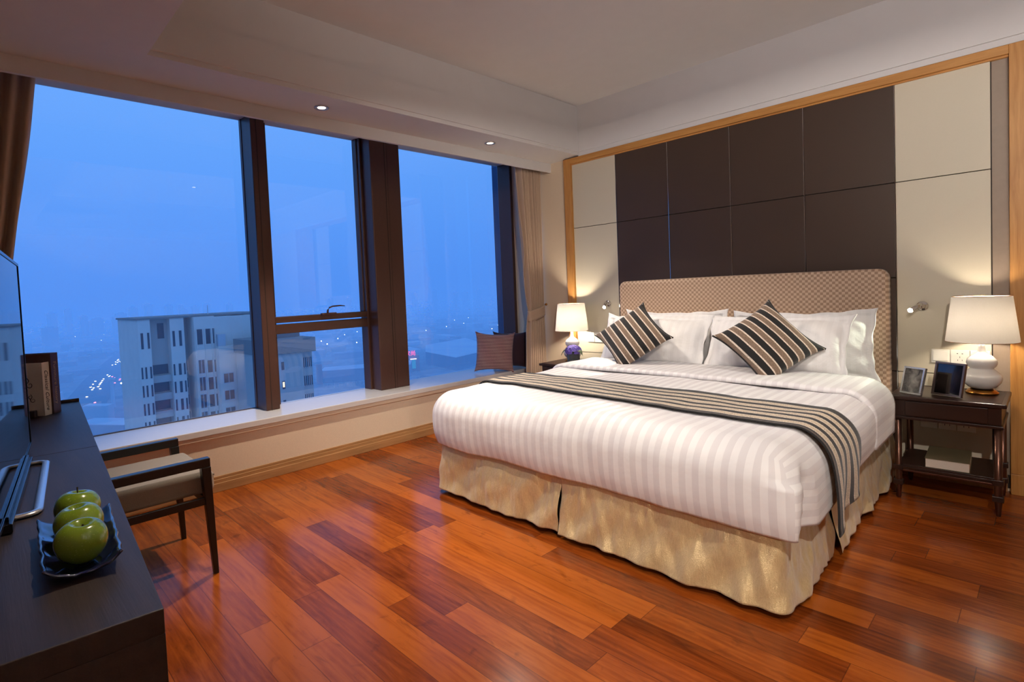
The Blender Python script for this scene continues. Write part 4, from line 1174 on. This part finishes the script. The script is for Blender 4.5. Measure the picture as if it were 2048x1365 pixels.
for x, y, k, h in pos:
    if k in first: o = protos[k].copy(); COL.objects.link(o)
    else: o = protos[k]; first.add(k)
    o.location = (x, y, GZ); o.scale = (1, 1, h/([84, 76, 66, 92][k])); tag(o, 'faint high rise tower dissolving in the blue haze on the horizon', 'building', 'distant towers on the horizon')
# low-rise blocks
sp = [(208, 1570), (260, 1900), (190, 1900), (95, 560), (100, 590), (88, 470), (92, 520), (97, 640), (112, 660), (125, 700), (60, 1250), (430, 830), (470, 800), (455, 900), (500, 920), (400, 900), (560, 1000), (620, 1050), (700, 900), (800, 950), (900, 1000), (560, 860), (640, 900), (1000, 1150), (1100, 1200), (720, 1100), (430, 480), (470, 520), (780, 780), (860, 840), (950, 900), (490, 440)]
lo = [B().box(-.5, .5, -.5, .5, 0, 1).obj('low_building', m) for m in (M_roof, M_midw, M_band)]
first = set(); ncount = 0; placed = []
while ncount < 280:
    y = rnd.uniform(520, 2000); 
    x = -4+(y+4)*rnd.uniform(.03, 1.05)
    if abs(x-(71+(y-615)*.24)) < 30 and x < 300: continue
    if 225 < x < 580 and 430 < y < 640: continue
    if x < 110 and y < 560: continue
    wx, wy = rnd.uniform(14, 56), rnd.uniform(10, 24); rad = (wx*wx+wy*wy)**.5/2
    if any((x-a)**2+(y-b_)**2 < (rad+c_)**2 for a, b_, c_ in placed): continue
    if any((x-a)**2+(y-b_)**2 < (rad+2)**2 for a, b_ in sp): continue
    if any((x-a)**2+(y-b_)**2 < 45**2 for a, b_, k_, h_ in pos): continue
    placed.append((x, y, rad))
    k = rnd.randrange(3)
    if k in first: o = lo[k].copy(); COL.objects.link(o)
    else: o = lo[k]; first.add(k)
    o.location = (x, y, GZ); o.scale = (wx, wy, rnd.uniform(4, 11)); o.rotation_euler = (0, 0, rnd.choice([-.3, -.2, 1.3]))
    tag(o, 'low hazy building in the city sprawl far below the windows', 'building', 'low buildings of the city sprawl'); ncount += 1
b = B()
for k in range(3200):
    y = rnd.uniform(2060, 4300); x = -4+(y+4)*(rnd.uniform(.03, 1.1) if k < 1500 else rnd.uniform(-.65, .03)); w, d, h = rnd.uniform(8, 34), rnd.uniform(6, 18), rnd.uniform(3, 10)
    if any((x-a)**2+(y-b_)**2 < 50**2 for a, b_, k_, h_ in pos): continue
    b.box(-w/2, w/2, -d/2, d/2, 0, h, Matrix.Translation((x, y, GZ)) @ Matrix.Rotation(rnd.choice([-.3, -.2, -.25]), 4, 'Z'))
tag(b.obj('rooftops', M_roof), 'hazy carpet of small rooftops stretching to the horizon', 'rooftops', kind='stuff')
# avenue, cars, street lamps
av = [V(p) for p in ((43, 495, GZ), (72, 615, GZ), (106, 775, GZ), (168, 1027, GZ), (231, 1265, GZ), (300, 1500, GZ))]
def along(t):
    k = min(len(av)-2, int(t*(len(av)-1))); f = t*(len(av)-1)-k; return av[k].lerp(av[k+1], f), (av[k+1]-av[k]).normalized()
b = B(); b.grid(lambda u, v: along(min(.9999, u))[0]+V((-along(min(.9999, u))[1].y, along(min(.9999, u))[1].x, 0))*(v-.5)*36+V((0, 0, .3)), 20, 2)
struct(b.obj('road', simple('asphalt', srgb(60, 62, 68), .7, .1, .1), smooth=False))
def car_proto(col, nm):
    t = thing('car', nm, 'car', (0, 0, 0))
    b = B(); b.box(-2.2, 2.2, -.9, .9, .3, .9); b.box(-1.1, 1.3, -.8, .8, .9, 1.45); b.obj('body', M_band, t, bevel=.1)
    e = emis('car light %s' % nm[:3], col, 26); B().box(2.2, 2.4, -.8, .8, .5, .85).obj('headlight' if col[2] > .3 else 'tail_light', e, t)
    return t
cw = car_proto((1, .93, .62, 1), 'white headlights of a car driving on the hazy avenue'); cr = car_proto((1, .12, .18, 1), 'red tail lights of a car driving on the hazy avenue')
cw['group'] = 'cars with lit headlights on the avenue'; cr['group'] = 'cars with red tail lights on the avenue'
parked = []; usedb = []
for k in range(110):
    base = cw if k % 3 else cr
    c_ = rnd.choice([.33, .36, .62, .66, .58]) if rnd.random() < .75 else rnd.uniform(.05, .9)
    t_ = min(.97, max(.03, c_+rnd.uniform(-.06, .06))); p, d = along(t_); n_ = V((-d.y, d.x, 0))
    lane = rnd.choice([2, 5.5, 9, 12.5]); lane = lane if base is cw else -lane
    loc = p+n_*lane+V((0, 0, .3))
    if any((loc-q).length < 5.4 for q in parked): continue
    o = copy_tree(base) if base in usedb else base
    usedb.append(base); parked.append(loc); o.location = loc; o.rotation_euler = (0, 0, math.atan2(-d.y, -d.x))
sl = thing('street_lamp', 'lit street lamp far off in the city haze', 'street lamp', (0, 0, 0), 'street lamps in the city')
B().lathe([(.15, 0), (.1, 9)], (0, 0, 0), 8).obj('pole', M_band, sl); B().ball((0, 0, 9), .75, 8, 6).obj('lamp_head', emis('street lamp glow', (1, .95, .8, 1), 22), sl)
for k, (x, y) in enumerate(sp):
    o = sl if k == 0 else copy_tree(sl); o.location = (x, y, GZ)

for o in list(COL.objects):
    if o.parent is None and (o.location.y > 60):
        o.location.x += .0115*(o.location.y+4)
# haze and sky --------------------------------------------------------
HOR = (.085, .285, .87)
th = NT('evening haze'); ab = th.n('ShaderNodeVolumeAbsorption'); ab.inputs[0].default_value = (0, 0, 0, 1); sig = 1/820; ab.inputs['Density'].default_value = sig
em = th.n('ShaderNodeEmission'); em.inputs[0].default_value = HOR+(1,); em.inputs[1].default_value = sig*1.15  # glow put into the haze in place of scattered sky light
ad = th.n('ShaderNodeAddShader'); th.l(ab.outputs[0], ad.inputs[0]); th.l(em.outputs[0], ad.inputs[1]); th.l(ad.outputs[0], th.out.inputs['Volume'])
hz = box('haze', th.m, -2900, 8900, 21, 11900, GZ+.5, 55); struct(hz)

wd = bpy.data.worlds.new('world'); S.world = wd; wd.use_nodes = True; nt = wd.node_tree; nt.nodes.clear()
o_ = nt.nodes.new('ShaderNodeOutputWorld'); bg = nt.nodes.new('ShaderNodeBackground'); tc = nt.nodes.new('ShaderNodeTexCoord'); sx = nt.nodes.new('ShaderNodeSeparateXYZ'); rp = nt.nodes.new('ShaderNodeValToRGB')
nt.links.new(tc.outputs['Generated'], sx.inputs[0]); nt.links.new(sx.outputs[2], rp.inputs[0]); nt.links.new(rp.outputs[0], bg.inputs[0]); nt.links.new(bg.outputs[0], o_.inputs[0])
cr_ = rp.color_ramp; cr_.elements[0].position = 0; cr_.elements[0].color = HOR+(1,)
cr_.elements[1].position = .12; cr_.elements[1].color = (.105, .33, .93, 1)
for p_, c_ in ((.3, (.15, .40, .97)), (.6, (.17, .43, 1.0))):
    e_ = cr_.elements.new(p_); e_.color = c_+(1,)
bg.inputs[1].default_value = 1.15

# ================================================================== ADDED LIGHTS (made-up lamps out of view that brighten the room)
downlight(-3.35, -2.1, CZ, 'added unseen downlight in the raised ceiling between bed and desk', 150, 72, (1.0, .86, .70), grp='added downlights out of view')  # made-up downlight, added to brighten the floor by the desk
downlight(-4.40, -4.3, SZ, 'added fill downlight in the soffit behind the camera', 250, 88, (1.0, .92, .84), tgt=(-.9, -2.4, .8), grp='added downlights out of view')  # added lamp, aimed to lift the pillows and headboard
downlight(-1.9, -3.7, CZ, 'added unseen downlight in the raised ceiling over the bed side', 135, 62, (1.0, .93, .86), tgt=(-1.25, -2.2, .6), grp='added downlights out of view')  # added lamp that brightens the top of the bed
# made-up floor lamp behind the camera, put in to light the bed foot
fl_ = thing('added_floor_lamp', 'added unseen floor lamp behind the camera beside the television wall', 'floor lamp', (-4.45, -5.0, 0))
B().lathe([(.14, 0), (.14, .012), (.02, .02), (.010, .03), (.010, 1.42)], (-4.45, -5.0, 0), 24).obj('pole', M_chrome, fl_, smooth=True)
B().lathe([(.055, -.06), (.075, .08)], (-4.45, -5.0, 1.45), 24, axis=(.6, .75, -.25), cap=False).obj('lamp_head', M_silver, fl_, smooth=True)
adopt(spot('added_fill_beam', (-4.42, -4.95, 1.44), (-2.15, -2.3, .35), 95, (1.0, .88, .76), 62, .9, .05), fl_)  # added fill on the skirt and foot of the bed
adopt(spot('added_uplight', (-4.0, -5.2, 1.75), (-3.2, -5.0, 3.0), 240, (1.0, .96, .93), 140, .6, .08), fl_)  # added upward fill, bounced off the ceiling for soft ambient light
